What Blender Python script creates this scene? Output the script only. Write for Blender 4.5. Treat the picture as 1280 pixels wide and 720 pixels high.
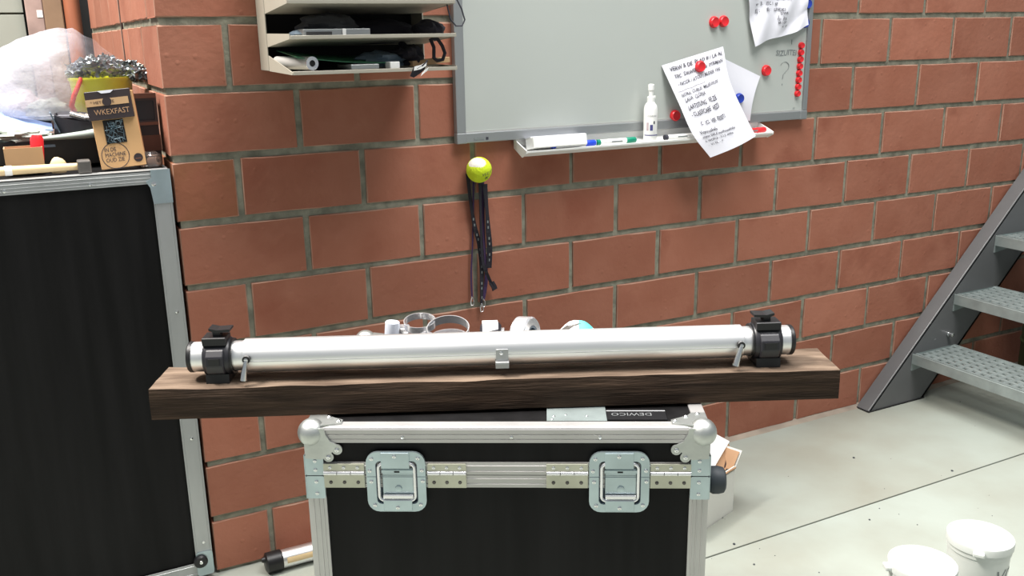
import bpy, bmesh, math, random
from mathutils import Vector, Matrix, noise
random.seed(7)
for o in list(bpy.data.objects): bpy.data.objects.remove(o)
SC = bpy.context.scene
COL = SC.collection

# ------------------------------------------------------------------ camera
def rot_m(rx, ry, rz):
    return (Matrix.Rotation(rz, 3, 'Z') @ Matrix.Rotation(ry, 3, 'Y') @ Matrix.Rotation(rx, 3, 'X')).to_4x4()
cam_d = bpy.data.cameras.new('camera'); cam = bpy.data.objects.new('camera', cam_d); COL.objects.link(cam)
cam_d.sensor_width = 36.0; cam_d.lens = 1159.56 / 1280 * 36.0; cam_d.clip_start = 0.02; cam_d.clip_end = 60
cam.matrix_world = Matrix.Translation((-0.26696, -2.20417, 1.30865)) @ rot_m(1.30451654, 0.0157389, -0.47655375)
SC.camera = cam
# ------------------------------------------------------------------ world, lights, exposure
W = bpy.data.worlds.new('world'); SC.world = W; W.use_nodes = True
bg = W.node_tree.nodes['Background']; bg.inputs[0].default_value = (0.86, 0.94, 1.0, 1); bg.inputs[1].default_value = 0.22
def area(name, loc, target, sx, sy, power, col=(1, 1, 1)):
    d = bpy.data.lights.new(name, 'AREA'); d.shape = 'RECTANGLE'; d.size = sx; d.size_y = sy; d.energy = power; d.color = col
    o = bpy.data.objects.new(name, d); COL.objects.link(o); o.location = loc
    o.rotation_euler = (Vector(target) - Vector(loc)).to_track_quat('-Z', 'Y').to_euler()
    return o
area('skylight_hall', (0.8, -0.9, 4.2), (1.0, -0.75, 0), 4.2, 1.1, 200, (1.0, 0.98, 0.96))
area('skylight_store', (-2.1, 0.25, 5.0), (0.2, -0.3, 0.5), 1.3, 1.0, 340, (1.0, 0.94, 0.87))
SC.view_settings.view_transform = 'Standard'; SC.view_settings.look = 'None'
SC.view_settings.gamma = 1.0; SC.view_settings.use_curve_mapping = False
SC.view_settings.exposure = 0.65

# ------------------------------------------------------------------ helpers
def link(o, parent=None):
    COL.objects.link(o)
    if parent is not None: o.parent = parent
    return o
def obj(name, bm, m, parent=None, smooth=False, keep=False):
    me = bpy.data.meshes.new(name)
    bmesh.ops.recalc_face_normals(bm, faces=bm.faces)
    bm.to_mesh(me); bm.free()
    if m is not None: me.materials.append(m)
    if smooth:
        me.polygons.foreach_set('use_smooth', [True] * len(me.polygons))
        try: me.set_sharp_from_angle(angle=math.radians(38))
        except Exception: pass
    return link(bpy.data.objects.new(name, me), parent)
def tag(o, label, cat, group=None, kind=None):
    if label: o['label'] = label
    if cat: o['category'] = cat
    if group: o['group'] = group
    if kind: o['kind'] = kind
    return o
def thing(name, label, cat, loc=(0, 0, 0), rotz=0.0, group=None, rot=None):
    o = bpy.data.objects.new(name, None); COL.objects.link(o); o.location = loc
    o.rotation_euler = rot if rot else (0, 0, rotz); o.empty_display_size = .02
    return tag(o, label, cat, group)
def struct(name, bm, m, parent=None):
    o = obj(name, bm, m, parent)
    if parent is None: o['kind'] = 'structure'
    return o
def dup(root, loc=None, rot=None, label=None, parent=None):
    r = root.copy(); COL.objects.link(r)
    if parent is not None: r.parent = parent
    if loc is not None: r.location = loc
    if rot is not None: r.rotation_euler = rot
    if label: r['label'] = label
    for ch in list(root.children):
        c = ch.copy(); COL.objects.link(c); c.parent = r
        for g in list(ch.children):
            d = g.copy(); COL.objects.link(d); d.parent = c
    return r
def B(): return bmesh.new()
def add_box(bm, x0, x1, y0, y1, z0, z1, bev=0.0, seg=1):
    vs = [bm.verts.new((x, y, z)) for x in (x0, x1) for y in (y0, y1) for z in (z0, z1)]
    F = [(0, 1, 3, 2), (4, 6, 7, 5), (0, 4, 5, 1), (2, 3, 7, 6), (0, 2, 6, 4), (1, 5, 7, 3)]
    fs = [bm.faces.new([vs[i] for i in f]) for f in F]
    if bev > 0:
        es = list({e for f in fs for e in f.edges})
        bmesh.ops.bevel(bm, geom=es, offset=bev, segments=seg, affect='EDGES', profile=.5)
    return bm
def bx(*a, **k): return add_box(B(), *a, **k)
def frame_of(d):
    d = d.normalized(); a = Vector((0, 0, 1)) if abs(d.z) < .9 else Vector((1, 0, 0))
    u = d.cross(a).normalized(); return u, d.cross(u).normalized()
def add_cyl(bm, p0, p1, r0, r1=None, seg=20, caps=True):
    p0, p1 = Vector(p0), Vector(p1); r1 = r0 if r1 is None else r1
    u, v = frame_of(p1 - p0)
    A, C = [], []
    for i in range(seg):
        t = 2 * math.pi * i / seg; w = u * math.cos(t) + v * math.sin(t)
        A.append(bm.verts.new(p0 + w * r0)); C.append(bm.verts.new(p1 + w * r1))
    for i in range(seg):
        j = (i + 1) % seg; bm.faces.new((A[i], A[j], C[j], C[i]))
    if caps: bm.faces.new(A[::-1]); bm.faces.new(C)
    return bm
def add_lathe(bm, p0, axis, prof, seg=24):
    """prof: list of (distance along axis, radius)"""
    p0, axis = Vector(p0), Vector(axis).normalized(); u, v = frame_of(axis)
    rings = []
    for t, r in prof:
        c = p0 + axis * t
        if r <= 1e-6: rings.append([bm.verts.new(c)])
        else: rings.append([bm.verts.new(c + (u * math.cos(2 * math.pi * i / seg) + v * math.sin(2 * math.pi * i / seg)) * r) for i in range(seg)])
    for a, b in zip(rings, rings[1:]):
        for i in range(seg):
            j = (i + 1) % seg
            if len(a) == 1 and len(b) == 1: continue
            if len(a) == 1: bm.faces.new((a[0], b[j], b[i]))
            elif len(b) == 1: bm.faces.new((a[i], a[j], b[0]))
            else: bm.faces.new((a[i], a[j], b[j], b[i]))
    return bm
def add_tube(bm, pts, r, seg=8, closed=False):
    pts = [Vector(p) for p in pts]; n = len(pts); rings = []; up = None
    for i, p in enumerate(pts):
        if closed: d = pts[(i + 1) % n] - pts[i - 1]
        else: d = pts[min(i + 1, n - 1)] - pts[max(i - 1, 0)]
        d.normalize()
        if up is None: u, v = frame_of(d)
        else:
            u = up - d * up.dot(d); u.normalize(); v = d.cross(u)
        up = u
        rr = r[i] if isinstance(r, (list, tuple)) else r
        rings.append([bm.verts.new(p + (u * math.cos(2 * math.pi * k / seg) + v * math.sin(2 * math.pi * k / seg)) * rr) for k in range(seg)])
    m = n if closed else n - 1
    for i in range(m):
        a, b = rings[i], rings[(i + 1) % n]
        for k in range(seg):
            l = (k + 1) % seg; bm.faces.new((a[k], a[l], b[l], b[k]))
    if not closed: bm.faces.new(rings[0][::-1]); bm.faces.new(rings[-1])
    return bm
def add_ribbon(bm, pts, side, w, th=.0015):
    """strap along pts; side = unit vector(s) across its width"""
    pts = [Vector(p) for p in pts]; rings = []
    for i, p in enumerate(pts):
        d = (pts[min(i + 1, len(pts) - 1)] - pts[max(i - 1, 0)]).normalized()
        s = Vector(side[i] if isinstance(side, list) else side).normalized(); nn = d.cross(s).normalized()
        rings.append([bm.verts.new(p + s * a * w / 2 + nn * b * th / 2) for a, b in ((-1, -1), (1, -1), (1, 1), (-1, 1))])
    for a, b in zip(rings, rings[1:]):
        for k in range(4):
            l = (k + 1) % 4; bm.faces.new((a[k], a[l], b[l], b[k]))
    bm.faces.new(rings[0][::-1]); bm.faces.new(rings[-1]); return bm
def add_sphere(bm, c, r, seg=20, ring=12, sc=(1, 1, 1), amp=0.0, freq=4.0, seed=0.0):
    c = Vector(c); rows = []
    for i in range(ring + 1):
        ph = math.pi * i / ring; row = []
        for k in range(seg if 0 < i < ring else 1):
            th = 2 * math.pi * k / seg
            n = Vector((math.sin(ph) * math.cos(th), math.sin(ph) * math.sin(th), math.cos(ph)))
            rr = r * (1 + amp * noise.noise(n * freq + Vector((seed, seed * 1.7, 0))))
            row.append(bm.verts.new(c + Vector((n.x * sc[0], n.y * sc[1], n.z * sc[2])) * rr))
        rows.append(row)
    for a, b in zip(rows, rows[1:]):
        for k in range(seg):
            l = (k + 1) % seg
            if len(a) == 1: bm.faces.new((a[0], b[k], b[l]))
            elif len(b) == 1: bm.faces.new((a[k], b[0], a[l]))
            else: bm.faces.new((a[k], b[k], b[l], a[l]))
    return bm
def add_prism(bm, poly, axis, a0, a1, fn=None):
    """polygon (list of 2-tuples) extruded along axis 'x','y','z' between a0 and a1"""
    def V(p, a):
        return {'x': (a, p[0], p[1]), 'y': (p[0], a, p[1]), 'z': (p[0], p[1], a)}[axis]
    A = [bm.verts.new(V(p, a0)) for p in poly]; C = [bm.verts.new(V(p, a1)) for p in poly]
    n = len(poly)
    for i in range(n):
        j = (i + 1) % n; bm.faces.new((A[i], A[j], C[j], C[i]))
    bm.faces.new(A[::-1]); bm.faces.new(C); return bm
def rrect(x0, x1, z0, z1, r, n=5):
    P = []
    for cx, cz, a in ((x1 - r, z1 - r, 0), (x0 + r, z1 - r, 90), (x0 + r, z0 + r, 180), (x1 - r, z0 + r, 270)):
        for i in range(n + 1):
            t = math.radians(a + 90 * i / n); P.append((cx + r * math.cos(t), cz + r * math.sin(t)))
    return P
def add_ringplate(bm, outer, inner, y0, y1):
    n = len(outer)
    def L(P, y): return [bm.verts.new((p[0], y, p[1])) for p in P]
    a, b, c, d = L(outer, y0), L(inner, y0), L(outer, y1), L(inner, y1)
    for i in range(n):
        j = (i + 1) % n
        bm.faces.new((a[i], a[j], b[j], b[i])); bm.faces.new((c[i], d[i], d[j], c[j]))
        bm.faces.new((a[i], c[i], c[j], a[j])); bm.faces.new((b[i], b[j], d[j], d[i]))
    return bm
def add_sheet(bm, f, nu, nv, th=.0006):
    """thin solid sheet from surface function f(u,v) with u,v in 0..1"""
    G = [[Vector(f(i / nu, j / nv)) for j in range(nv + 1)] for i in range(nu + 1)]
    def nrm(i, j):
        a = G[min(i + 1, nu)][j] - G[max(i - 1, 0)][j]; b = G[i][min(j + 1, nv)] - G[i][max(j - 1, 0)]
        n = a.cross(b); return n.normalized() if n.length > 1e-9 else Vector((0, 0, 1))
    A = [[bm.verts.new(G[i][j]) for j in range(nv + 1)] for i in range(nu + 1)]
    C = [[bm.verts.new(G[i][j] + nrm(i, j) * th) for j in range(nv + 1)] for i in range(nu + 1)]
    for i in range(nu):
        for j in range(nv):
            bm.faces.new((A[i][j], A[i + 1][j], A[i + 1][j + 1], A[i][j + 1]))
            bm.faces.new((C[i][j], C[i][j + 1], C[i + 1][j + 1], C[i + 1][j]))
    for i in range(nu):
        bm.faces.new((A[i][0], C[i][0], C[i + 1][0], A[i + 1][0])); bm.faces.new((A[i][nv], A[i + 1][nv], C[i + 1][nv], C[i][nv]))
    for j in range(nv):
        bm.faces.new((A[0][j], A[0][j + 1], C[0][j + 1], C[0][j])); bm.faces.new((A[nu][j], C[nu][j], C[nu][j + 1], A[nu][j + 1]))
    return bm
_fc = {}
def text_bm(s, size, fn, bm=None, shear=0.0, wob=0.0, extr=0.0):
    """lettering: every vertex (x,y) of the text mesh goes through fn(x,y,h) -> 3D"""
    cu = bpy.data.curves.new('t', 'FONT'); cu.body = s; cu.size = size; cu.shear = shear; cu.resolution_u = 2
    if wob: cu.offset = size * .018
    o = bpy.data.objects.new('t', cu); COL.objects.link(o)
    me = bpy.data.meshes.new_from_object(o)
    bpy.data.objects.remove(o); bpy.data.curves.remove(cu)
    bm = bm or B(); ph = random.random() * 9
    vs = [bm.verts.new(fn(v.co.x, v.co.y + wob * size * math.sin(v.co.x / size * 2.3 + ph))) for v in me.vertices]
    for p in me.polygons:
        try: bm.faces.new([vs[i] for i in p.vertices])
        except ValueError: pass
    bpy.data.meshes.remove(me); return bm
def flat(m, o):
    """print / writing: keeps its own face order"""
    return o

# ------------------------------------------------------------------ materials
def mat(name, col, rough=.6, metal=0.0, var=0.0, vscale=8.0, bump=0.0, bscale=40.0, col2=None, coords='Object', stretch=(1, 1, 1),
        rnd=0.0, alpha=1.0, trans=0.0, spec=.5, rvar=0.0, coat=0.0):
    m = bpy.data.materials.new(name); m.use_nodes = True; nt = m.node_tree; N = nt.nodes; L = nt.links
    p = N['Principled BSDF']; p.inputs['Base Color'].default_value = (*col, 1); p.inputs['Roughness'].default_value = rough
    p.inputs['Metallic'].default_value = metal; p.inputs['Specular IOR Level'].default_value = spec
    p.inputs['Alpha'].default_value = alpha; p.inputs['Transmission Weight'].default_value = trans
    p.inputs['Coat Weight'].default_value = coat
    tc = N.new('ShaderNodeTexCoord'); mp = N.new('ShaderNodeMapping'); mp.inputs['Scale'].default_value = stretch
    L.new(tc.outputs[coords], mp.inputs['Vector']); vec = mp.outputs['Vector']
    if rnd or True:
        oi = N.new('ShaderNodeObjectInfo'); ad = N.new('ShaderNodeVectorMath'); ad.operation = 'ADD'
        ml = N.new('ShaderNodeMath'); ml.operation = 'MULTIPLY'; ml.inputs[1].default_value = 37.0
        L.new(oi.outputs['Random'], ml.inputs[0]); L.new(vec, ad.inputs[0]); L.new(ml.outputs[0], ad.inputs[1]); vec = ad.outputs[0]
    out = None
    if var > 0 or col2:
        nz = N.new('ShaderNodeTexNoise'); nz.inputs['Scale'].default_value = vscale; nz.inputs['Detail'].default_value = 6
        L.new(vec, nz.inputs['Vector'])
        cr = N.new('ShaderNodeValToRGB'); cr.color_ramp.elements[0].position = .32; cr.color_ramp.elements[1].position = .68
        c2 = col2 or tuple(min(1, c * (1 + var)) for c in col); c1 = col if col2 else tuple(c * (1 - var) for c in col)
        cr.color_ramp.elements[0].color = (*c1, 1); cr.color_ramp.elements[1].color = (*c2, 1)
        L.new(nz.outputs['Fac'], cr.inputs['Fac']); out = cr.outputs['Color']
        if rvar:
            mr = N.new('ShaderNodeMapRange'); mr.inputs['To Min'].default_value = rough - rvar; mr.inputs['To Max'].default_value = rough + rvar
            L.new(nz.outputs['Fac'], mr.inputs['Value']); L.new(mr.outputs[0], p.inputs['Roughness'])
    if rnd > 0:
        hs = N.new('ShaderNodeHueSaturation')
        mr = N.new('ShaderNodeMapRange'); mr.inputs['To Min'].default_value = 1 - rnd; mr.inputs['To Max'].default_value = 1 + rnd
        L.new(oi.outputs['Random'], mr.inputs['Value']); L.new(mr.outputs[0], hs.inputs['Value'])
        if out is None: hs.inputs['Color'].default_value = (*col, 1)
        else: L.new(out, hs.inputs['Color'])
        out = hs.outputs['Color']
    if out is not None: L.new(out, p.inputs['Base Color'])
    if bump > 0:
        nb = N.new('ShaderNodeTexNoise'); nb.inputs['Scale'].default_value = bscale; nb.inputs['Detail'].default_value = 5
        L.new(vec, nb.inputs['Vector']); bp = N.new('ShaderNodeBump'); bp.inputs['Strength'].default_value = bump; bp.inputs['Distance'].default_value = .004
        L.new(nb.outputs['Fac'], bp.inputs['Height']); L.new(bp.outputs['Normal'], p.inputs['Normal'])
    return m
def brick_mat(name, ca, cb, dark):
    m = mat(name, ca, .85, col2=cb, vscale=7, rnd=.13, spec=.25); nt = m.node_tree; N = nt.nodes; L = nt.links
    p = N['Principled BSDF']; tc = N.new('ShaderNodeTexCoord'); oi = N.new('ShaderNodeObjectInfo')
    mm = N.new('ShaderNodeMath'); mm.operation = 'MULTIPLY'; mm.inputs[1].default_value = 23
    ad = N.new('ShaderNodeVectorMath'); L.new(oi.outputs['Random'], mm.inputs[0]); L.new(tc.outputs['Object'], ad.inputs[0]); L.new(mm.outputs[0], ad.inputs[1])
    # second, larger patchy tone (burn marks) and lime pimples
    nz = N.new('ShaderNodeTexNoise'); nz.inputs['Scale'].default_value = 5; nz.inputs['Detail'].default_value = 4; L.new(ad.outputs[0], nz.inputs['Vector'])
    cr = N.new('ShaderNodeValToRGB'); cr.color_ramp.elements[0].position = .55; cr.color_ramp.elements[1].position = .72
    cr.color_ramp.elements[0].color = (0, 0, 0, 1); cr.color_ramp.elements[1].color = (1, 1, 1, 1)
    L.new(nz.outputs['Fac'], cr.inputs['Fac'])
    mx = N.new('ShaderNodeMix'); mx.data_type = 'RGBA'; src = p.inputs['Base Color'].links[0].from_socket
    L.new(cr.outputs['Color'], mx.inputs['Factor']); L.new(src, mx.inputs['A']); mx.inputs['B'].default_value = (*dark, 1)
    L.new(mx.outputs['Result'], p.inputs['Base Color'])
    vo = N.new('ShaderNodeTexVoronoi'); vo.inputs['Scale'].default_value = 26; L.new(ad.outputs[0], vo.inputs['Vector'])
    c3 = N.new('ShaderNodeValToRGB'); c3.color_ramp.elements[0].position = .05; c3.color_ramp.elements[1].position = .16
    c3.color_ramp.elements[0].color = (1, 1, 1, 1); c3.color_ramp.elements[1].color = (0, 0, 0, 1); L.new(vo.outputs['Distance'], c3.inputs['Fac'])
    n2 = N.new('ShaderNodeTexNoise'); n2.inputs['Scale'].default_value = 60; n2.inputs['Detail'].default_value = 6; L.new(ad.outputs[0], n2.inputs['Vector'])
    sm = N.new('ShaderNodeMath'); sm.operation = 'MULTIPLY_ADD'; sm.inputs[1].default_value = .5; L.new(c3.outputs['Color'], sm.inputs[0]); L.new(n2.outputs['Fac'], sm.inputs[2])
    bp = N.new('ShaderNodeBump'); bp.inputs['Strength'].default_value = .35; bp.inputs['Distance'].default_value = .004
    L.new(sm.outputs[0], bp.inputs['Height']); L.new(bp.outputs['Normal'], p.inputs['Normal'])
    return m
M = {}
M['brick'] = brick_mat('brick_red', (.325, .122, .076), (.365, .148, .096), (.270, .094, .058))
M['brick_pale'] = mat('brick_arris', (.42, .26, .19), .9, col2=(.34, .15, .10), vscale=18)
M['brick_stain'] = brick_mat('brick_stained', (.26, .11, .05), (.345, .125, .074), (.13, .062, .025))
M['mortar'] = mat('mortar', (.235, .230, .180), .95, var=.3, vscale=30, bump=.5, bscale=120, spec=.1)
M['foam'] = mat('joint_filler', (.05, .025, .02), .9)
def wood_mat():
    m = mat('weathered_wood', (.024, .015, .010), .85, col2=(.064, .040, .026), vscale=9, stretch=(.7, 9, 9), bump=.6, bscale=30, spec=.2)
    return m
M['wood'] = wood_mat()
M['wood_worn_lit'] = mat('worn_lit_wood_top', (.070, .046, .032), .9, col2=(.20, .145, .105), vscale=7, stretch=(1.2, 8, 8), bump=.7, bscale=26, spec=.2)  # dusty worn top, with some of the overhead light put into its colour
M['alu'] = mat('aluminium', (.50, .49, .48), .40, .55, var=.06, vscale=14, bump=.05, bscale=300, rvar=.05)
M['alu_tube'] = mat('brushed_aluminium', (.90, .90, .90), .42, 1.0, var=.05, vscale=10, stretch=(.4, 5, 5), rvar=.05)
M['alu_post'] = mat('anodised_profile', (.42, .43, .43), .45, .6, var=.08, vscale=6, stretch=(4, 4, .6))
M['zinc'] = mat('zinc_plate', (.46, .55, .58), .36, .9, var=.1, vscale=18)
M['zinc_yellow'] = mat('zinc_hinge', (.50, .50, .41), .38, .7, var=.1, vscale=18)
M['steel_ball'] = mat('cast_corner', (.52, .54, .52), .42, .9, var=.1, vscale=22, bump=.15, bscale=90)
M['rivet'] = mat('rivet', (.75, .76, .76), .25, 1.0)
M['laminate'] = mat('black_laminate', (.0065, .0062, .0065), .5, var=.35, vscale=5, stretch=(6, 6, .4), bump=.12, bscale=260, spec=.15)
M['black'] = mat('black_plastic', (.008, .008, .009), .42)
M['black_soft'] = mat('black_plastic_satin', (.018, .0175, .022), .38)
M['rubber'] = mat('dark_rubber', (.03, .038, .045), .6)
M['concrete'] = mat('concrete', (.275, .28, .235), .62, col2=(.35, .39, .35), vscale=2.6, bump=.1, bscale=60, spec=.35)
M['dark_base'] = mat('dark_joint', (.13, .11, .085), .95)
M['white_board'] = mat('white_enamel', (.47, .50, .47), .22, var=.02, vscale=2, spec=.5)
M['frame_grey'] = mat('grey_aluminium_frame', (.33, .345, .35), .45, .6)
M['frame_light'] = mat('light_edge', (.50, .50, .48), .4, .3)
M['white'] = mat('white_plastic', (.82, .82, .80), .4)
M['bucket'] = mat('bucket_plastic', (.62, .65, .62), .35, spec=.5)
M['paper'] = mat('paper', (.72, .72, .78), .8, bump=.1, bscale=30)
M['cream'] = mat('cream_lacquered_steel', (.37, .345, .285), .5, var=.04)
M['ink'] = mat('black_ink', (.04, .04, .055), .6)
M['ink_grey'] = mat('faded_ink', (.20, .22, .22), .6)
M['red'] = mat('red_plastic', (.72, .022, .03), .35)
M['blue'] = mat('blue_plastic', (.02, .05, .38), .35)
M['blue_cap'] = mat('blue_cap', (.01, .06, .62), .35)
M['green_cap'] = mat('green_cap', (.0, .22, .13), .35)
M['navy'] = mat('navy_print', (.06, .06, .2), .5)
M['galv'] = mat('galvanised_steel', (.27, .315, .31), .45, .45, var=.12, vscale=25)
M['stringer'] = mat('grey_painted_steel', (.118, .120, .122), .38, 0, var=.06, vscale=7)
M['hole'] = mat('deep_dark', (.010, .010, .010), .8)
M['felt'] = mat('tennis_felt', (.58, .72, .02), .95, bump=.5, bscale=180)
M['felt_white'] = mat('worn_white_felt', (.78, .74, .66), .95, bump=.3, bscale=180)
M['strap'] = mat('black_webbing', (.013, .011, .018), .8, bump=.3, bscale=300)
M['strap_purple'] = mat('purple_webbing', (.045, .02, .075), .8)
M['cardboard'] = mat('cardboard', (.50, .315, .165), .85, var=.06, vscale=12)
M['kraft'] = mat('kraft_box', (.56, .33, .15), .8, var=.04)
M['box_dark'] = mat('printed_dark_card', (.030, .020, .022), .5)
M['box_brown'] = mat('printed_brown_card', (.13, .055, .035), .6)
M['carton_white'] = mat('white_corrugated', (.66, .65, .60), .8, var=.03)
M['carton_in'] = mat('brown_corrugated', (.42, .25, .14), .85, var=.1)
M['styro'] = mat('white_foam', (.85, .85, .83), .8)
M['ash'] = mat('ash_wood', (.66, .50, .28), .6, var=.12, vscale=8, stretch=(.6, 6, 6))
M['forged'] = mat('forged_steel', (.14, .13, .12), .5, .7, var=.3, vscale=20)
M['screws'] = mat('blued_screws', (.09, .16, .20), .3, .8, col2=(.40, .50, .55), vscale=70)
M['tub'] = mat('lime_tub', (.82, .85, .015), .42, trans=0)
M['red_handle'] = mat('red_handle', (.80, .05, .02), .35)
M['cloth_blue'] = mat('pale_blue_cloth', (.24, .33, .56), .9, bump=.4, bscale=30)
M['cloth_white'] = mat('white_cloth', (.42, .45, .40), .9, var=.2, vscale=25, bump=.6, bscale=50)
M['cloth_pink'] = mat('pinkish_cloth', (.50, .40, .42), .9, var=.1)
M['grey_plastic'] = mat('grey_plastic', (.36, .42, .38), .5, var=.06)
M['slate'] = mat('slate_plastic', (.10, .14, .18), .4)
M['foil'] = mat('crumpled_foil', (.42, .46, .50), .3, .9, col2=(.12, .14, .12), vscale=35, bump=1, bscale=60)
M['chrome'] = mat('chrome', (.80, .80, .82), .22, .75)
M['steel_in'] = mat('steel_band', (.40, .40, .44), .3, .9)
M['olive'] = mat('olive_drum', (.035, .05, .018), .6)
M['cyan'] = mat('cyan_print', (.10, .75, .68), .6)
M['milky'] = mat('milky_plastic', (.70, .74, .84), .35)
M['white_block'] = mat('white_painted_block', (.30, .31, .27), .8, var=.03)
M['pink_board'] = mat('rosy_board', (.36, .25, .22), .7, var=.2, vscale=10)
M['red_board'] = mat('russet_board', (.36, .12, .06), .6, var=.15, vscale=6, stretch=(5, 5, .6))
M['green_sheet'] = mat('green_folder', (.045, .20, .10), .35)
M['grey_cloth'] = mat('charcoal_cloth', (.045, .045, .047), .9, var=.3, vscale=25, bump=.6, bscale=60)
M['glass_clear'] = mat('clear_plastic_jar', (.9, .9, .9), .08, trans=.95)
M['tape_brown'] = mat('brown_tape', (.36, .22, .15), .6)
def bag_mat():
    m = bpy.data.materials.new('translucent_polythene'); m.use_nodes = True; nt = m.node_tree; N = nt.nodes; L = nt.links
    p = N['Principled BSDF']; p.inputs['Base Color'].default_value = (.66, .67, .74, 1); p.inputs['Roughness'].default_value = .28
    tr = N.new('ShaderNodeBsdfTransparent'); tl = N.new('ShaderNodeBsdfTranslucent'); tl.inputs[0].default_value = (.66, .67, .76, 1)
    m1 = N.new('ShaderNodeMixShader'); m1.inputs[0].default_value = .35; L.new(p.outputs[0], m1.inputs[1]); L.new(tl.outputs[0], m1.inputs[2])
    tc = N.new('ShaderNodeTexCoord'); sep = N.new('ShaderNodeSeparateXYZ'); L.new(tc.outputs['Object'], sep.inputs[0])
    mr = N.new('ShaderNodeMapRange'); mr.inputs['From Min'].default_value = -.06; mr.inputs['From Max'].default_value = .16
    mr.inputs['To Min'].default_value = .15; mr.inputs['To Max'].default_value = .93; nz = N.new('ShaderNodeTexNoise'); nz.inputs['Scale'].default_value = 22; nz.inputs['Detail'].default_value = 6; L.new(tc.outputs['Object'], nz.inputs['Vector'])
    n3 = N.new('ShaderNodeTexNoise'); n3.inputs['Scale'].default_value = 9; n3.inputs['Detail'].default_value = 3; L.new(tc.outputs['Object'], n3.inputs['Vector'])
    ma = N.new('ShaderNodeMath'); ma.operation = 'MULTIPLY_ADD'; ma.inputs[1].default_value = .22; L.new(n3.outputs['Fac'], ma.inputs[0]); L.new(sep.outputs['X'], ma.inputs[2])
    L.new(ma.outputs[0], mr.inputs['Value'])
    bp = N.new('ShaderNodeBump'); bp.inputs['Strength'].default_value = .8; bp.inputs['Distance'].default_value = .01
    L.new(nz.outputs['Fac'], bp.inputs['Height']); L.new(bp.outputs['Normal'], p.inputs['Normal'])
    m2 = N.new('ShaderNodeMixShader'); L.new(mr.outputs[0], m2.inputs[0]); L.new(m1.outputs[0], m2.inputs[1]); L.new(tr.outputs[0], m2.inputs[2])
    L.new(m2.outputs[0], N['Material Output'].inputs['Surface']); return m
M['bag'] = bag_mat()

# ------------------------------------------------------------------ floor
fl = struct('floor', bx(-4, 5.5, -5, 4, -.12, -.012), M['dark_base'])
for y0, y1 in ((-5, -3.0), (-2.996, -.538), (-.533, 4)):
    for x0, x1 in ((-4, -.902), (-.898, 5.5)) if y0 < -2.99 else ((-4, 5.5),):
        obj('slab', bx(x0, x1, y0, y1, -.02, 0, bev=.0012), M['concrete'], fl)

bm = B(); rs = random.Random(11)
for x, y, r in [(1.91, -.30, .004), (2.10, -.51, .004), (1.24, -.52, .004), (1.65, -.60, .003), (1.22, -.62, .003)] + [(rs.uniform(1.0, 2.6), rs.uniform(-1.1, -.15), rs.uniform(.0008, .002)) for _ in range(40)]:
    add_sphere(bm, (x, y, r * .4), r, 6, 4, (1, 1, .6))
o = obj('floor_grit', bm, M['rubber']); tag(o, 'scattered dark grit specks on the grey concrete floor', 'grit', kind='stuff')

# ------------------------------------------------------------------ brick walls
def brick_mesh(name, w, h, d, seed):
    """front at y=0 (faces -y), x from 0..w, z 0..h, body goes to y=d; ragged arrises"""
    rs = random.Random(seed); nx, nz = (7, 4) if w > .2 else (5, 4)
    bm = B(); G = []; b_ = .0028
    XS = [0, b_] + [w * i / (nx - 2) for i in range(1, nx - 2)] + [w - b_, w]; ZS = [0, b_] + [h * k / (nz - 2) for k in range(1, nz - 2)] + [h - b_, h]
    for i in range(nx + 1):
        row = []
        for k in range(nz + 1):
            x = XS[i]; z = ZS[k]; y = 0.0; e = .0014
            if i in (1, nx - 1): x += rs.uniform(-.0016, .0010)
            if k in (1, nz - 1): z += rs.uniform(-.0016, .0012)
            if i == 0: x += rs.uniform(0, e)
            if i == nx: x -= rs.uniform(0, e)
            if k == 0: z += rs.uniform(0, e * 1.3)
            if k == nz: z -= rs.uniform(0, e * 1.3)
            if i in (0, nx) or k in (0, nz): y = .0026
            else: y = rs.uniform(-.0006, .0006)
            row.append(bm.verts.new((x, y, z)))
        G.append(row)
    # inner ring close to the arris so the edge reads as a small chamfer
    for i in range(nx):
        for k in range(nz):
            f_ = bm.faces.new((G[i][k], G[i + 1][k], G[i + 1][k + 1], G[i][k + 1]))
            if i in (0, nx - 1) or k in (0, nz - 1): f_.material_index = 1
    ring = [G[i][0] for i in range(nx + 1)] + [G[nx][k] for k in range(1, nz + 1)] + [G[i][nz] for i in range(nx - 1, -1, -1)] + [G[0][k] for k in range(nz - 1, 0, -1)]
    back = [bm.verts.new((v.co.x, d, v.co.z)) for v in ring]
    for i in range(len(ring)):
        j = (i + 1) % len(ring); bm.faces.new((ring[i], back[i], back[j], ring[j]))
    bm.faces.new(back)
    bmesh.ops.recalc_face_normals(bm, faces=bm.faces)
    me = bpy.data.meshes.new(name); bm.to_mesh(me); bm.free(); me.materials.append(M['brick']); me.materials.append(M['brick_pale']); return me
BH = .1355; BG = .0145   # brick height and bed joint
full = [brick_mesh('brick', .288, BH, .022, s) for s in range(6)]
half = [brick_mesh('brick', .138, BH, .022, 50 + s) for s in range(3)]
c_full = brick_mesh('brick', .289, BH, .138, 90); c_half = brick_mesh('brick', .139, BH, .288, 91)
wall = struct('wall_back', bx(.0115, 3.9, .0050, .30, 0, 2.1), M['mortar'])
def put(me, loc, rz=0, parent=wall, m=None):
    o = bpy.data.objects.new('brick', me); COL.objects.link(o); o.parent = parent; o.location = loc; o.rotation_euler = (0, 0, rz)
    if m:
        o.data = me.copy(); o.data.materials[0] = m
    return o
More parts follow.
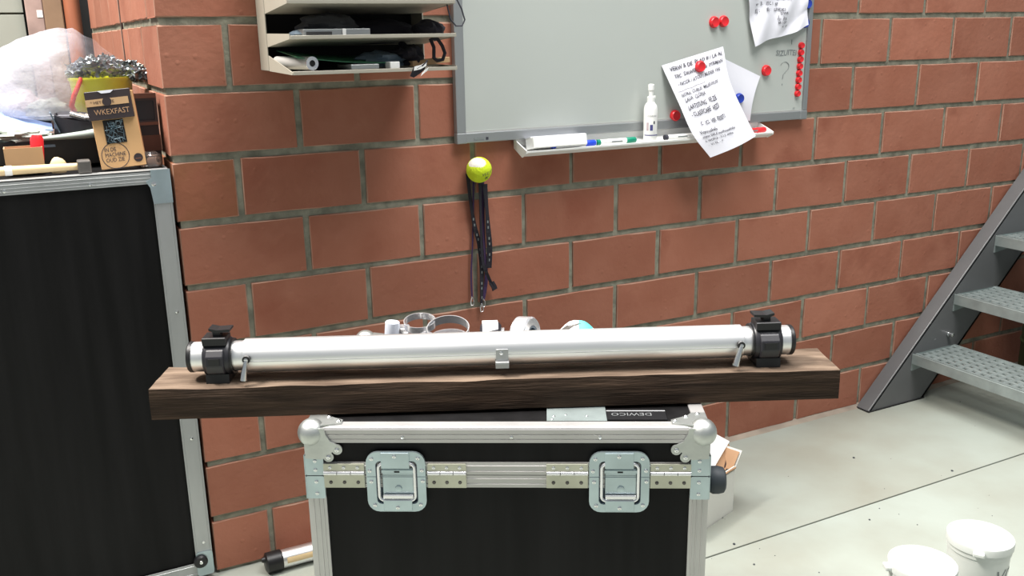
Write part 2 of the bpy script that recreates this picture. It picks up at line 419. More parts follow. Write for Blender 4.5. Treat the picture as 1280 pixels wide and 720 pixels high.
for c in range(14):                       # course c spans z .15c .. .15c+.15 ; bottom course = 0
    z = .15 * c + BG / 2
    jz = .0008 * math.sin(c * 2.1)
    evenrow = (c % 2 == 1)                # course v=8-9 (c=0) has its first joint at u=1
    if evenrow: put(c_full, (.005, 0, z + jz)); x = .306
    else:
        st = (c == 6)
        put(c_half, (.005, 0, z + jz), m=M['brick_stain'] if st else None); x = .156
    k = 0
    while x < 3.6:
        put(full[(c * 5 + k * 7) % 6], (x + random.uniform(-.0015, .0015), random.uniform(-.0008, .0008), z + jz + random.uniform(-.0012, .0012))); x += .30; k += 1
# return wall, facing -x (brick front y=0 plane turned to face -x)
ret = struct('wall_return', bx(.0115, .30, .302, 2.04, 0, 2.1), M['mortar'])
for c in range(14):
    z = .15 * c + BG / 2; y = .15 if c % 2 == 1 else .30
    while y < 2.0:
        if y < .72 or y >= .7999:
            w = .296
            if y < .77 < y + .288: w = .146
            if y + w > 2.046: w = .146
            if y + w <= 2.05:
                q_ = put((full if w > .2 else half)[(c + int(y * 10)) % 3], (.005, y + w, z), -math.pi / 2, ret); q_.scale = (w / (.288 if w > .2 else .138), 1, 1)
            y += w + .003
        else: y = .80
struct('trim_1', bx(.006, .02, .768, .788, 0, 2.1), M['foam'])
# mortar toe where the wall meets the floor
bm = B(); add_prism(bm, [(-.018, 0), (.006, .012), (.006, 0)], 'x', .12, 3.9); struct('trim_2', bm, mat('mortar_toe', (.30, .25, .20), .95, var=.25, vscale=9))

# ------------------------------------------------------------------ far store room behind the black case
wf = struct('wall_far', bx(-2.6, -.2275, 2.62, 2.8, 0, 2.4), M['mortar'])
for r_ in range(-6, 4):
    z = 1.434 + r_ * .25
    for k in range(4):
        x1 = -.222 - k * .61 - (0.0 if r_ % 2 else .3)
        obj('block', bx(max(x1 - .60, -2.55), x1, 2.60, 2.66, max(z + .004, .002), z + .246, bev=.002), M['white_block'], wf)
        if k == 0 and not r_ % 2: obj('block', bx(x1 + .008, -.222, 2.60, 2.66, max(z + .004, .002), z + .246, bev=.002), M['white_block'], wf)
struct('dark_gap_panel', bx(-.2275, 2.2, 2.95, 3.1, 0, 2.4), M['hole'])  # near-black panel: the darkness of the cavity is put into its colour
t = thing('leaning_panel', 'rosy grey board standing upright beside the white block wall, behind the bag', 'board', (-.18, 2.5, 0))
obj('board', bx(-.035, .035, -.02, .02, 0, 1.95, bev=.004), M['pink_board'], t)
obj('paper_label', bx(.008, .030, -.0225, -.0195, 1.415, 1.445), M['styro'], t)
o = obj('cardboard_sheet', bx(-.038, .038, -.02, .02, 0, 2.0, bev=.004), M['box_brown']); o.location = (-.106, 2.5, 0)
o.data.materials[0] = mat('old_cardboard', (.27, .17, .105), .85, var=.15, vscale=6)
tag(o, 'tall brown cardboard sheet standing between the rosy board and the russet pipe', 'cardboard')
o = obj('drain_pipe', add_lathe(B(), (0, 0, 0), (0, 0, 1), [(0, 0), (0, .034), (2.0, .034), (2.0, 0)], 24), M['red_board'], smooth=True); o.location = (-.03, 2.5, 0)
tag(o, 'russet brown upright pipe at the back, beside the dark gap and the brick return', 'pipe')

# ------------------------------------------------------------------ big black flight case / cabinet on the left
CW = 1.15; CD = .55; CH = 1.031
t = thing('tall_flight_case', 'large black road case with aluminium edges carrying bags and tools on its top', 'case', (-.002, -.003, 0))
obj('body', bx(-CW + .004, -.004, .004, CD, .04, CH - .004), M['laminate'], t)
def edge_profile(w, ribs, h=.0028):
    """cross-section of a ribbed strip: list of (across, out) with 'out' toward the viewer as negative"""
    P = [(0, 0)]
    P.append((0, -h))
    for r0 in ribs:
        P += [(r0 - .0012, -h), (r0 - .0006, -h - .0012), (r0 + .0006, -h - .0012), (r0 + .0012, -h)]
    P += [(w, -h), (w, 0)]
    return P
# top edge profile: front strip + top strip
bm = B(); P = [(o_ , CH - .030 + a) for a, o_ in edge_profile(.030, (.006, .013, .021), .003)]
add_prism(bm, P, 'x', -CW, -.028); add_box(bm, -CW, -.0, -.003, .030, CH - .004, CH, bev=.001)
obj('top_edge_profile', bm, M['alu_post'], t)
bm = B(); P = [(-.040 + a, o_) for a, o_ in edge_profile(.040, (.004, .036), .003)]
add_prism(bm, P, 'z', .03, CH - .004); add_box(bm, -.004, 0, .0, .03, .03, CH - .004)
obj('corner_post', bm, M['alu_post'], t)
bm = B(); P = [(o_, .012 + a) for a, o_ in edge_profile(.034, (.006, .028), .003)]
add_prism(bm, P, 'x', -CW, -.030); obj('bottom_edge_profile', bm, M['alu_post'], t)
obj('side_edge_profile', bx(-.004, 0, .03, CD, CH - .03, CH), M['alu_post'], t)
obj('rear_lip', bx(-CW, 0, CD - .03, CD + .002, CH - .003, CH + .001), M['alu_post'], t)
bm = B(); add_prism(bm, [(-.052, CH - .024), (-.044, CH - .038), (-.040, CH - .075), (.001, CH - .075), (.001, CH + .001), (-.040, CH + .001), (-.040, CH - .018)], 'y', -.006, -.002)
obj('corner_bracket', bm, M['zinc'], t)
for x, z in ((-.036, CH - .030), (-.165, CH - .021), (-.330, CH - .021), (-.50, CH - .021), (-.018, .70), (-.018, .38), (-.018, .10)):
    s_ = 1.5 if x == -.036 else 1
    obj('rivet', add_lathe(B(), (x, -.003, z), (0, -1, 0), [(0, .0042 * s_), (.002 * s_, .0036 * s_), (.003 * s_, 0)], 12), M['rivet'], t, smooth=True)
bm = B(); add_prism(bm, rrect(-.040, 0, .01, .075, .008), 'y', -.006, -.0028); obj('lower_bracket', bm, M['zinc'], t)
bm = add_lathe(B(), (-.030, -.003, .052), (0, -1, 0), [(0, .017), (.008, .017), (.012, .013), (.012, 0)], 20); obj('rubber_foot', bm, M['black'], t, smooth=True)
obj('foot_screw', add_lathe(B(), (-.030, -.0152, .052), (0, -1, 0), [(0, .005), (.002, .004), (.002, 0)], 12), M['rivet'], t, smooth=True)
for x, y in ((-.06, .04), (-CW + .06, .04), (-.06, CD - .04), (-CW + .06, CD - .04)):
    obj('foot', add_lathe(B(), (x, y, 0), (0, 0, 1), [(0, 0), (0, .02), (.04, .022), (.04, 0)], 14), M['black'], t)

# ------------------------------------------------------------------ the small flight case in the middle
CY = math.radians(-29.35); CO = Vector((.359, -.946, 0)); HC = .689
cr_, cn_ = Vector((math.cos(CY), math.sin(CY), 0)), Vector((-math.sin(CY), math.cos(CY), 0))
def lidpt(a, b, z=HC): return CO + cr_ * a + cn_ * b + Vector((0, 0, z))
HW = .335; CDp = .50; SEAM = .603
fc = thing('flight_case', 'black flight case with aluminium edges and two butterfly latches carrying the plank', 'case', CO, CY)
obj('body', bx(-HW + .004, HW - .004, .004, CDp - .004, .01, SEAM), M['laminate'], fc)
obj('lid', bx(-HW + .004, HW - .004, .004, CDp - .004, SEAM + .001, HC - .003), M['laminate'], fc)
def xstrip(name, z0, w, x0, x1, ribs, m, h=.0035, parent=fc, yb=.004):
    bm = B(); add_prism(bm, [(yb + o_, z0 + a) for a, o_ in edge_profile(w, ribs, h)], 'x', x0, x1); return obj(name, bm, m, parent)
# lid edge: rounded angle profile
def lid_edge(bm, sgn, y_at):
    prof = [(.024, HC - .0035), (.024, HC), (.006, HC), (.0018, HC - .0015), (0, HC - .005), (0, HC - .012), (.0012, HC - .0128), (0, HC - .0136),
            (0, HC - .0205), (.0012, HC - .0213), (0, HC - .022), (0, HC - .0275), (.0045, HC - .0275), (.0045, HC - .0035)]
    add_prism(bm, [(y_at + sgn * p[0], p[1]) for p in prof], 'x', -HW + .022, HW - .022)
bm = B(); lid_edge(bm, 1, 0); obj('lid_edge_profile', bm, M['alu'], fc)
bm = B(); lid_edge(bm, -1, CDp); obj('lid_edge_profile', bm, M['alu'], fc)
for s in (-1, 1):
    obj('side_edge_profile', bx(min(s * HW, s * (HW - .024)), max(s * HW, s * (HW - .024)), .022, CDp - .022, HC - .0035, HC + .0003, bev=.0008), M['alu'], fc)
    obj('side_face_profile', bx(min(s * HW, s * (HW - .004)), max(s * HW, s * (HW - .004)), .022, CDp - .022, HC - .0275, HC - .003, bev=.0008), M['alu'], fc)
    obj('side_band', bx(min(s * HW, s * (HW - .004)), max(s * HW, s * (HW - .004)), .03, CDp - .03, SEAM - .022, SEAM + .022, bev=.0008), M['alu'], fc)
    # corner posts (angle, ribbed) front and rear
    for yb in (0, 1):
        bm = B()
        ribs = (.006, .013, .022)
        x_in = s * (HW - .031)
        P = [(x_in + s * a, .004 + o_) for a, o_ in edge_profile(.031, ribs, .0036)]
        if yb: P = [(p[0], CDp - p[1]) for p in P]
        add_prism(bm, P, 'z', .0, SEAM - .0005)
        y0, y1 = (0.0005, .031) if not yb else (CDp - .031, CDp - .0005)
        add_box(bm, min(s * HW, s * (HW - .003)), max(s * HW, s * (HW - .003)), y0, y1, 0, SEAM - .0005)
        obj('corner_post', bm, M['alu'], fc)
        bm = B()
        P2 = [(x_in + s * a, (.004 + o_) if not yb else CDp - (.004 + o_)) for a, o_ in edge_profile(.031, ribs, .0036)]
        add_prism(bm, P2, 'z', SEAM + .0005, HC - .02); obj('lid_corner_post', bm, M['alu'], fc)
xstrip('tongue_profile', SEAM + .0006, .022, -HW + .031, HW - .031, (.006, .016), M['alu'])
xstrip('groove_profile', SEAM - .0226, .022, -HW + .031, HW - .031, (.006, .016), M['alu'])
def rivet(parent, x, y, z, r=.0036, d=(0, -1, 0), m='rivet'):
    return obj('rivet', add_lathe(B(), (x, y, z), d, [(0, r), (r * .35, r * .9), (r * .6, r * .45), (r * .45, 0)], 10), M[m], parent, smooth=True)
for x in (-.17, .01, .155): rivet(fc, x, 0, HC - .0175, .003)
# hinges and their knuckles
for x0, x1 in ((-.305, -.236), (-.131, -.066), (.067, .136), (.238, .305)):
    bm = B(); add_box(bm, x0, x1, -.0032, -.0004, SEAM - .022, SEAM + .0018, bev=.0006); add_box(bm, x0, x1, -.0032, -.0004, SEAM + .0085, SEAM + .022, bev=.0006)
    h = obj('hinge', bm, M['zinc_yellow'], fc)
    n = 3
    for i in range(n):
        a = x0 + (x1 - x0) * i / n + .0006; b = x0 + (x1 - x0) * (i + 1) / n - .0006
        obj('knuckle', add_cyl(B(), (a, -.0034, SEAM + .0052), (b, -.0034, SEAM + .0052), .0036, seg=12), M['chrome'], h, smooth=True)
        xm = (a + b) / 2
        rivet(h, xm, -.0032, SEAM + .0152, .0032); rivet(h, xm, -.0032, SEAM - .0118, .0032, m='forged')
# bracket plates beside the seam
for s in (-1, 1):
    for z0, z1 in ((SEAM - .042, SEAM - .0008), (SEAM + .0008, SEAM + .037)):
        bm = B(); a, b = sorted((s * (HW + .0006), s * (HW - .031)))
        add_prism(bm, rrect(a, b, z0, z1, .004), 'y', -.0028, -.0004); add_box(bm, min(s * HW, s * (HW + .0016)), max(s * HW, s * (HW + .0016)), -.0028, .03, z0, z1)
        pl_ = obj('seam_bracket', bm, M['zinc'], fc)
        zz = sorted((z0 + .010, z1 - .010))
        for z in zz: rivet(pl_, s * (HW - .017), -.0028, z, .0034)
# ball corners
def ball_corner(sx, front):
    yb = 0 if front else CDp; sy = 1 if front else -1
    bm = B()
    add_sphere(bm, (sx * (HW - .012), yb + sy * .011, HC - .013), .0235, 24, 14)
    add_lathe(bm, (sx * (HW - .0135), yb + sy * .0135, HC - .046), (0, 0, 1), [(0, .0145), (.012, .0155), (.02, .015), (.03, .017)], 24)
    b_ = obj('ball_corner', bm, M['steel_ball'], fc, smooth=True)
    y0, y1 = sorted((yb - sy * .0042, yb - sy * .0006))
    bm = B()
    cx = sx * (HW - .045)
    poly = [(sx * (HW - .002), HC - .030), (sx * (HW - .002), HC - .054), (sx * (HW - .029), HC - .056), (sx * (HW - .040), HC - .0505),
            (sx * (HW - .050), HC - .040), (sx * (HW - .056), HC - .030), (sx * (HW - .045), HC - .024), (sx * (HW - .038), HC - .012), (sx * (HW - .036), HC - .001), (sx * (HW - .002), HC - .001)]
    add_prism(bm, poly, 'y', y0, y1); obj('corner_plate', bm, M['steel_ball'], b_)
    for dx, dz in ((.0555, .0385), (.0405, .0515)):
        bm = add_cyl(B(), (sx * (HW - dx), y0 + .0002 * sy, HC - dz), (sx * (HW - dx), y1, HC - dz), .0088, seg=16); obj('lobe', bm, M['steel_ball'], b_)
        rivet(b_, sx * (HW - dx), y0 if front else y1, HC - dz, .0042, (0, -sy, 0))
    # top wing with two lobes
    bm = B(); yy = lambda d: yb + sy * d
    poly = [(sx * (HW - .002), yy(.01)), (sx * (HW - .002), yy(.056)), (sx * (HW - .024), yy(.056)), (sx * (HW - .032), yy(.045)), (sx * (HW - .045), yy(.036)), (sx * (HW - .062), yy(.026)), (sx * (HW - .062), yy(.012)), (sx * (HW - .03), yy(.002))]
    add_prism(bm, poly, 'z', HC - .0003, HC + .0026); obj('corner_wing', bm, M['steel_ball'], b_)
    for a, b in ((.056, .020), (.036, .038), (.015, .050)):
        rivet(b_, sx * (HW - a), yy(b), HC + .0026, .0042, (0, 0, 1))
for sx in (-1, 1):
    for fr in (True, False): ball_corner(sx, fr)
# butterfly latches
def latch(x0):
    L = bpy.data.objects.new('butterfly_latch', None)
    w, z0, z1 = .099, .539, .6475; x1 = x0 + w
    X = lambda f: x0 + w * f; Z = lambda f: z1 - (z1 - z0) * f
    outer = rrect(x0, x1, z0, z1, .020, 5); inner = rrect(X(.16), X(.86), Z(.87), Z(.15), .008, 5)
    pl_ = obj('butterfly_latch', add_ringplate(B(), outer, inner, -.0062, -.0012), M['zinc'], fc)
    bm = B(); add_ringplate(bm, inner, rrect(X(.17), X(.85), Z(.86), Z(.16), .007, 5), -.0055, .0035); add_box(bm, X(.15), X(.87), .0015, .0035, Z(.88), Z(.14)); obj('dish', bm, M['slate'], pl_)
    obj('seam_line', bx(x0 + .0005, x1 - .0005, -.00635, -.006, SEAM - .0005, SEAM + .0005), M['slate'], pl_)
    obj('keeper_plate', bx(X(.26), X(.735), -.0088, -.0058, Z(.265), Z(.005), bev=.0006), M['zinc'], pl_)
    obj('lower_plate', bx(X(.27), X(.755), -.0084, -.0058, Z(.985), Z(.80), bev=.0006), M['zinc'], pl_)
    bm = B(); add_box(bm, X(.26), X(.79), -.0035, .0008, Z(.76), Z(.28), bev=.001); add_box(bm, X(.25), X(.80), -.0052, -.003, Z(.36), Z(.30), bev=.0006)
    obj('latch_wing', bm, M['zinc'], pl_)
    bm = B(); P = rrect(X(.205), X(.815), Z(.81), Z(.19), .009, 5); add_tube(bm, [(p[0], -.0058, p[1]) for p in P], .0026, 8, closed=True)
    obj('wire_loop', bm, M['chrome'], pl_, smooth=True)
    bm = B(); add_box(bm, X(.27), X(.78), -.0096, -.0058, Z(.77), Z(.705), bev=.0014, seg=2); obj('turn_handle', bm, M['chrome'], pl_)
    obj('pivot', add_lathe(B(), (X(.53), -.0035, Z(.62)), (0, -1, 0), [(0, .006), (.002, .0055), (.003, 0)], 14), M['zinc'], pl_, smooth=True)
    obj('slot', bx(X(.47), X(.56), -.0056, -.0051, Z(.345), Z(.32)), M['hole'], pl_)
    for a, b in ((.10, .11), (.06, .31), (.08, .49), (.12, .89), (.88, .10), (.94, .30), (.95, .48), (.90, .88)): rivet(pl_, X(a), -.0062, Z(b), .0036)
    rivet(pl_, X(.49), -.0088, Z(.06), .0036); rivet(pl_, X(.51), -.0084, Z(.92), .0036)
latch(-.2325); latch(.1375)
# round black knob / buffer on the right side
k_ = obj('side_buffer', add_lathe(B(), (HW - .002, .035, .578), (1, 0, 0), [(0, .014), (.006, .014), (.009, .021), (.014, .0235), (.024, .0235), (.032, .0215), (.035, .017), (.035, 0)], 24), M['rubber'], fc, smooth=True)
# stickers and patch on the lid top
obj('metal_patch', bx(.068, .168, .0255, .16, HC - .003, HC + .0006), M['galv'], fc)
for x, y in ((.077, .031), (.080, .044), (.10, .05), (.135, .045)): rivet(fc, x, y, HC + .0006, .0026, (0, 0, 1))
lb = obj('sticker', bx(.169, .268, .030, .075, HC - .003, HC + .0008), M['black'], fc)
obj('sticker_border', bx(.169, .268, .0662, .068, HC + .0008, HC + .001), M['white'], lb)
obj('lettering', text_bm('DEWICO', .017, lambda x, y: (.245 - x, .0575 - y, HC + .0013)), M['frame_grey'], lb)

# ------------------------------------------------------------------ plank
PA = math.radians(-24.84); PL = Vector((-.150, -.632, HC)); PLEN = 1.1747; PT = .054; PWd = .113
pe = Vector((math.cos(PA), math.sin(PA), 0)); pm = Vector((-math.sin(PA), math.cos(PA), 0))
nx = 60; ny = 5; nz = 3; bm = B(); V = {}
for i in range(nx + 1):
    for j in range(ny + 1):
        for k in range(nz + 1):
            if i in (0, nx) or j in (0, ny) or k in (0, nz):
                x = PLEN * i / nx; y = PWd * j / ny; z = PT * k / nz
                q = Vector((x * 9, y * 25, z * 25)); nn = noise.noise(q)
                edge = (i in (0, nx)) + (j in (0, ny)) + (k in (0, nz))
                a = .0016 if k > 0 else 0.0
                if edge >= 2 and k == nz: a = .0028
                y2 = y + (a * nn if j in (0, ny) else 0) + (.0016 if j == 0 and k == nz else 0); z2 = z + (a * noise.noise(q * 1.7 + Vector((5, 0, 0))) - (.0012 if edge >= 2 else 0) if k == nz else 0)
                x2 = x + (a * nn if i in (0, nx) else 0)
                V[i, j, k] = bm.verts.new((x2, y2, z2))
def quads(A, Bn, C, getter):
    pass
for i in range(nx):
    for j in range(ny):
        bm.faces.new((V[i, j, 0], V[i, j + 1, 0], V[i + 1, j + 1, 0], V[i + 1, j, 0])); bm.faces.new((V[i, j, nz], V[i + 1, j, nz], V[i + 1, j + 1, nz], V[i, j + 1, nz]))
    for k in range(nz):
        bm.faces.new((V[i, 0, k], V[i + 1, 0, k], V[i + 1, 0, k + 1], V[i, 0, k + 1])); bm.faces.new((V[i, ny, k], V[i, ny, k + 1], V[i + 1, ny, k + 1], V[i + 1, ny, k]))
for j in range(ny):
    for k in range(nz):
        bm.faces.new((V[0, j, k], V[0, j, k + 1], V[0, j + 1, k + 1], V[0, j + 1, k])); bm.faces.new((V[nx, j, k], V[nx, j + 1, k], V[nx, j + 1, k + 1], V[nx, j, k + 1]))
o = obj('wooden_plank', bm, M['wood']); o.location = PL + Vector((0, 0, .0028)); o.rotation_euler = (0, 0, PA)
o.data.materials.append(M['wood_worn_lit'])
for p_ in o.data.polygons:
    if p_.normal.z > .7: p_.material_index = 1  # upward faces take the paler wood: wear plus painted top light
tag(o, 'thick weathered brown wooden plank lying across the black flight case', 'plank')

# ------------------------------------------------------------------ aluminium tube on the plank (local: x along plank, origin on plank top)
TZ = .0395; TY = .050
tb = thing('clamp_tube', 'long bright aluminium tube with black lever clamps at both ends, on the plank', 'tube', PL + Vector((0, 0, PT + .0025)), PA)
def cx_(x0, x1, r, name, m, seg=32):
    return obj(name, add_lathe(B(), (x0, TY, TZ), (1, 0, 0), [(0, r - .003), (0, r - .0006), (.0006, r), (x1 - x0 - .0006, r), (x1 - x0, r - .0006), (x1 - x0, r - .003)], seg), M[m], tb, smooth=True)
cx_(.066, 1.096, .0258, 'inner_tube', 'alu_tube')
sl = cx_(.154, 1.012, .0292, 'outer_sleeve', 'alu_tube')
for s, x in ((-1, .066), (1, 1.096)):
    obj('end_cap', add_lathe(B(), (x - s * .001, TY, TZ), (s, 0, 0), [(0, .0268), (.006, .0268), (.008, .025), (.008, .0), ], 28), M['black'], tb, smooth=True)
# slit along the sleeve, lower front
a_ = math.radians(-38)
obj('seam_slot', bx(.158, 1.008, TY - .0302, TY - .0286, TZ - .0022, TZ - .0014), M['alu_post'], sl)
def clamp(x0, x1, mir):
    w = x1 - x0
    bm = B(); n = 24
    c_ = add_lathe(bm, (x0, TY, TZ), (1, 0, 0), [(0, .0268), (0, .0315), (.003, .0335), (w - .003, .0335), (w, .0315), (w, .0268)], 24)
    body = obj('clamp', bm, M['black_soft'], tb, smooth=True)
    bm = B()                                            # base that stands on the plank
    add_prism(bm, [(TY - .030, .0005), (TY + .030, .0005), (TY + .028, .016), (TY - .028, .016)], 'x', x0 + .003, x1 - .002); obj('clamp_base', bm, M['black'], body)
    bm = B()                                            # raised grip block on the front face
    P = [(TY - .030, TZ + .020), (TY - .0385, TZ + .010), (TY - .0395, TZ - .006), (TY - .034, TZ - .020), (TY - .026, TZ - .024), (TY - .024, TZ + .022)]
    add_prism(bm, P, 'x', x0 + .007, x1 - .007); bmesh.ops.bevel(bm, geom=bm.edges[:], offset=.0015, segments=1, affect='EDGES'); obj('grip_block', bm, M['black_soft'], body)
    obj('grip_recess', bx(x0 + .013, x1 - .013, TY - .0402, TY - .0385, TZ - .004, TZ + .008), M['black'], body)
    bm = B(); add_box(bm, x0 + .001, x1 - .003, TY - .026, TY + .010, TZ + .026, TZ + .0405, bev=.0012); obj('lever_housing', bm, M['black'], body)
    bm = B(); c = (x0 + x1) / 2; d = mir
    add_prism(bm, [(c - d * .009, TZ + .0555), (c - d * .009, TZ + .0515), (c + d * .002, TZ + .0475), (c + d * .026, TZ + .0495), (c + d * .026, TZ + .0535), (c + d * .004, TZ + .0525)], 'y', TY - .020, TY + .006)
    add_box(bm, min(c - d * .004, c + d * .008), max(c - d * .004, c + d * .008), TY - .016, TY + .002, TZ + .0403, TZ + .049)
    obj('lever', bm, M['black'], body)
    obj('clamp_rib', add_lathe(B(), ((x1 - .004) if mir > 0 else (x0 - .004), TY, TZ), (1, 0, 0), [(0, .0272), (0, .031), (.008, .031), (.008, .0272)], 24), M['black'], body, smooth=True)
clamp(.088, .132, 1); clamp(1.031, 1.078, -1)
for x, tilt in ((.163, -.006), (1.004, -.010)):        # little toggle levers
    yb = TY - .031
    p_ = obj('toggle', add_tube(B(), [(x, yb - .006, TZ + .003), (x + tilt * .3, yb - .008, TZ - .006), (x + tilt * .7, yb - .010, TZ - .018), (x + tilt, yb - .011, TZ - .030)], [.0036, .0040, .0052, .0058], 10), M['rivet'], tb, smooth=True)
    obj('toggle_ring', add_lathe(B(), (x, yb + .002, TZ + .004), (0, -1, 0), [(0, .0066), (.008, .0066), (.008, 0)], 16), M['black'], p_, smooth=True)
    obj('toggle_pin', add_lathe(B(), (x, yb - .006, TZ + .004), (0, -1, 0), [(0, .0036), (.0015, .0034), (.0025, 0)], 12), M['rivet'], p_, smooth=True)
bm = B(); add_prism(bm, rrect(.583, .604, TZ - .012, TZ + .008, .002, 3), 'y', TY - .0325, TY - .0295); add_box(bm, .582, .605, TY - .040, TY - .027, TZ - .017, TZ - .0125, bev=.0005)
br_ = obj('angle_bracket', bm, M['alu_post'], tb); rivet(br_, .592, TY - .0325, TZ + .002, .0035)
obj('bracket_arm', bx(.582, .605, TY - .0325, TY - .020, TZ - .026, TZ - .016), M['alu_post'], br_)

# ------------------------------------------------------------------ loose hardware on the case lid
def lidthing(name, label, cat, a, b, rot=0.0, group=None): return thing(name, label, cat, lidpt(a, b, HC + .0015), CY + rot, group)
o = obj('plastic_cylinder', add_lathe(B(), (0, 0, 0), (.12, 0, 1), [(0, 0), (0, .0125), (.002, .014), (.068, .0145), (.070, .0125), (.070, 0)], 24), M['milky'], smooth=True)
o.location = lidpt(-.246, .35, HC + .003); tag(o, 'small milky white plastic cylinder standing on the case lid, leftmost behind the tube', 'cylinder')
def hose_clamp(name, label, a, b, r, wd, lift, tilt, z0):
    t = thing(name, label, 'hose clamp', lidpt(a, b, HC + z0), rot=(tilt, 0, CY), group=None)
    bm = B(); add_ringplate(bm, [(r * math.cos(i * math.pi / 16), r * math.sin(i * math.pi / 16)) for i in range(32)], [((r - .0016) * math.cos(i * math.pi / 16), (r - .0016) * math.sin(i * math.pi / 16)) for i in range(32)], 0, wd)
    bmesh.ops.rotate(bm, verts=bm.verts, cent=(0, 0, 0), matrix=Matrix.Rotation(math.pi / 2, 3, 'X'))
    obj('band', bm, M['chrome'], t, smooth=True)
    bm = B(); add_box(bm, -r - .012, -r + .010, -.008, .008, -wd * 1.1, wd * .1, bev=.002); obj('screw_housing', bm, M['chrome'], t)
    obj('screw', add_cyl(B(), (-r - .026, 0, -wd * .5), (-r - .010, 0, -wd * .5), .005, seg=10), M['rivet'], t)
hose_clamp('hose_clamp', 'large steel band clamp lying tilted on the case lid, right of the smaller clamp', -.125, .33, .042, .018, 0, .30, .052)
hose_clamp('hose_clamp', 'smaller steel band clamp on the case lid, beside the milky cap', -.185, .36, .032, .014, 0, .2, .060)
hose_clamp('hose_clamp', 'steel band clamp lying low on the lid in front of the large clamp', -.118, .28, .036, .016, 0, .1, .050)
bm = B()
for i in range(5):
    a = i * 1.3; add_cyl(bm, (math.cos(a) * .02, math.sin(a) * .02, .004 + i * .005), (-math.cos(a) * .02, -math.sin(a) * .025, .010 + i * .007), .004, seg=8)
o = obj('bolt_pile', bm, M['rivet']); o.location = lidpt(-.205, .33, HC + .004); o.rotation_euler = (0, 0, .4)
tag(o, 'few loose steel bolts heaped between milky cap and band clamps on the lid', 'bolts', kind='stuff')
t = lidthing('strap_roll', 'black webbing roll with white band standing on the case lid behind the bracket', 'strap', -.040, .32)
obj('roll', add_lathe(B(), (-.021, 0, .039), (1, 0, 0), [(0, 0), (0, .033), (.004, .0385), (.036, .0385), (.040, .033), (.040, 0)], 24), M['strap'], t, smooth=True)
bm = B(); add_lathe(bm, (-.017, -.002, .053), (1, .1, 0), [(0, .024), (0, .0285), (.030, .0285), (.030, .024)], 24); obj('white_band', bm, M['white'], t, smooth=True)
obj('buckle', bx(.019, .026, -.012, .006, .04, .066, bev=.001), M['chrome'], t)
obj('strap_end', add_ribbon(B(), [(-.01, -.03, .004), (.02, -.04, .003), (.06, -.035, .003), (.09, -.02, .004)], (0, 1, .0), .02), M['strap'], t)
t = lidthing('tape_roll', 'shiny white tape roll lying on the case lid, right of the black strap roll', 'tape', .030, .34)
obj('tape', add_lathe(B(), (-.019, 0, .042), (1, -.45, .1), [(0, .024), (0, .038), (.003, .041), (.030, .041), (.033, .038), (.033, .024), (0, .024)], 28), M['chrome'], t, smooth=True)
obj('core', add_lathe(B(), (-.0195, 0, .042), (1, -.45, .1), [(0, .019), (0, .0238), (.033, .0238), (.033, .019), (0, .019)], 20), M['slate'], t, smooth=True)
t = lidthing('pliers', 'dark pliers lying on the case lid, jaws pointing right behind the tube', 'pliers', .085, .33)
for sgn in (-1, 1):
    obj('handle', add_tube(B(), [(-.03, sgn * .022, .03), (-.005, sgn * .012, .042), (.012, 0, .052)], [.008, .007, .005], 8), M['black'], t, smooth=True)
    obj('jaw', add_tube(B(), [(.010, 0, .052), (.028, sgn * .004, .066), (.050, sgn * .001, .073)], [.006, .004, .0014], 6), M['forged'], t)
obj('pivot_block', bx(-.02, .0, -.02, .02, 0, .032, bev=.006), M['black'], t)
t = lidthing('plastic_packet', 'crumpled white plastic packet with a cyan print on the right of the lid', 'packet', .155, .34)
bm = B()
def fpk(u, v):
    x = -.075 + .17 * u; y = -.05 + .1 * v
    return (x, y, .008 + .066 * math.exp(-((x + .03) / .05) ** 2 - (y / .05) ** 2) + .006 * noise.noise(Vector((x * 40, y * 40, 2))) + .028 * math.exp(-((x - .045) / .04) ** 2))
add_sheet(bm, fpk, 20, 12, .001); pk = obj('film', bm, M['white'], t, smooth=True)
bm = B()
def fpr(u, v):
    q = fpk(.30 + .16 * u, .12 + .35 * v); return (q[0], q[1], q[2] + .0022)
add_sheet(bm, fpr, 8, 4, .0004); obj('print', bm, M['cyan'], pk)

# ------------------------------------------------------------------ metal tube on the floor by the wall
t = thing('floor_tube', 'metal tube with black end cap lying on the floor along the brick wall', 'tube', (.115, -.056, .0265))
obj('barrel', add_lathe(B(), (.036, 0, 0), (1, 0, 0), [(0, 0), (0, .0235), (.62, .0235), (.62, 0)], 28), M['alu_tube'], t, smooth=True)
obj('cap', add_lathe(B(), (0, 0, 0), (1, 0, 0), [(0, 0), (0, .019), (.004, .0262), (.040, .0262), (.043, .0235)], 28), M['black'], t, smooth=True)
obj('cap_nose', add_lathe(B(), (-.008, -.002, .012), (1, 0, 0), [(0, 0), (0, .006), (.010, .008)], 12), M['black'], t, smooth=True)
bm = B()
def fst(u, v):
    a = math.radians(200 + 35 * v); r = .0238; return (.052 + .075 * u, r * math.cos(a), -r * math.sin(a) * -1 * -1)
def fst2(u, v):
    a = math.radians(150 + 36 * v); r = .0237; return (.052 + .080 * u, r * math.cos(a), r * math.sin(a))
add_sheet(bm, fst2, 4, 5, -.0004); obj('paper_label', bm, M['ash'], t)

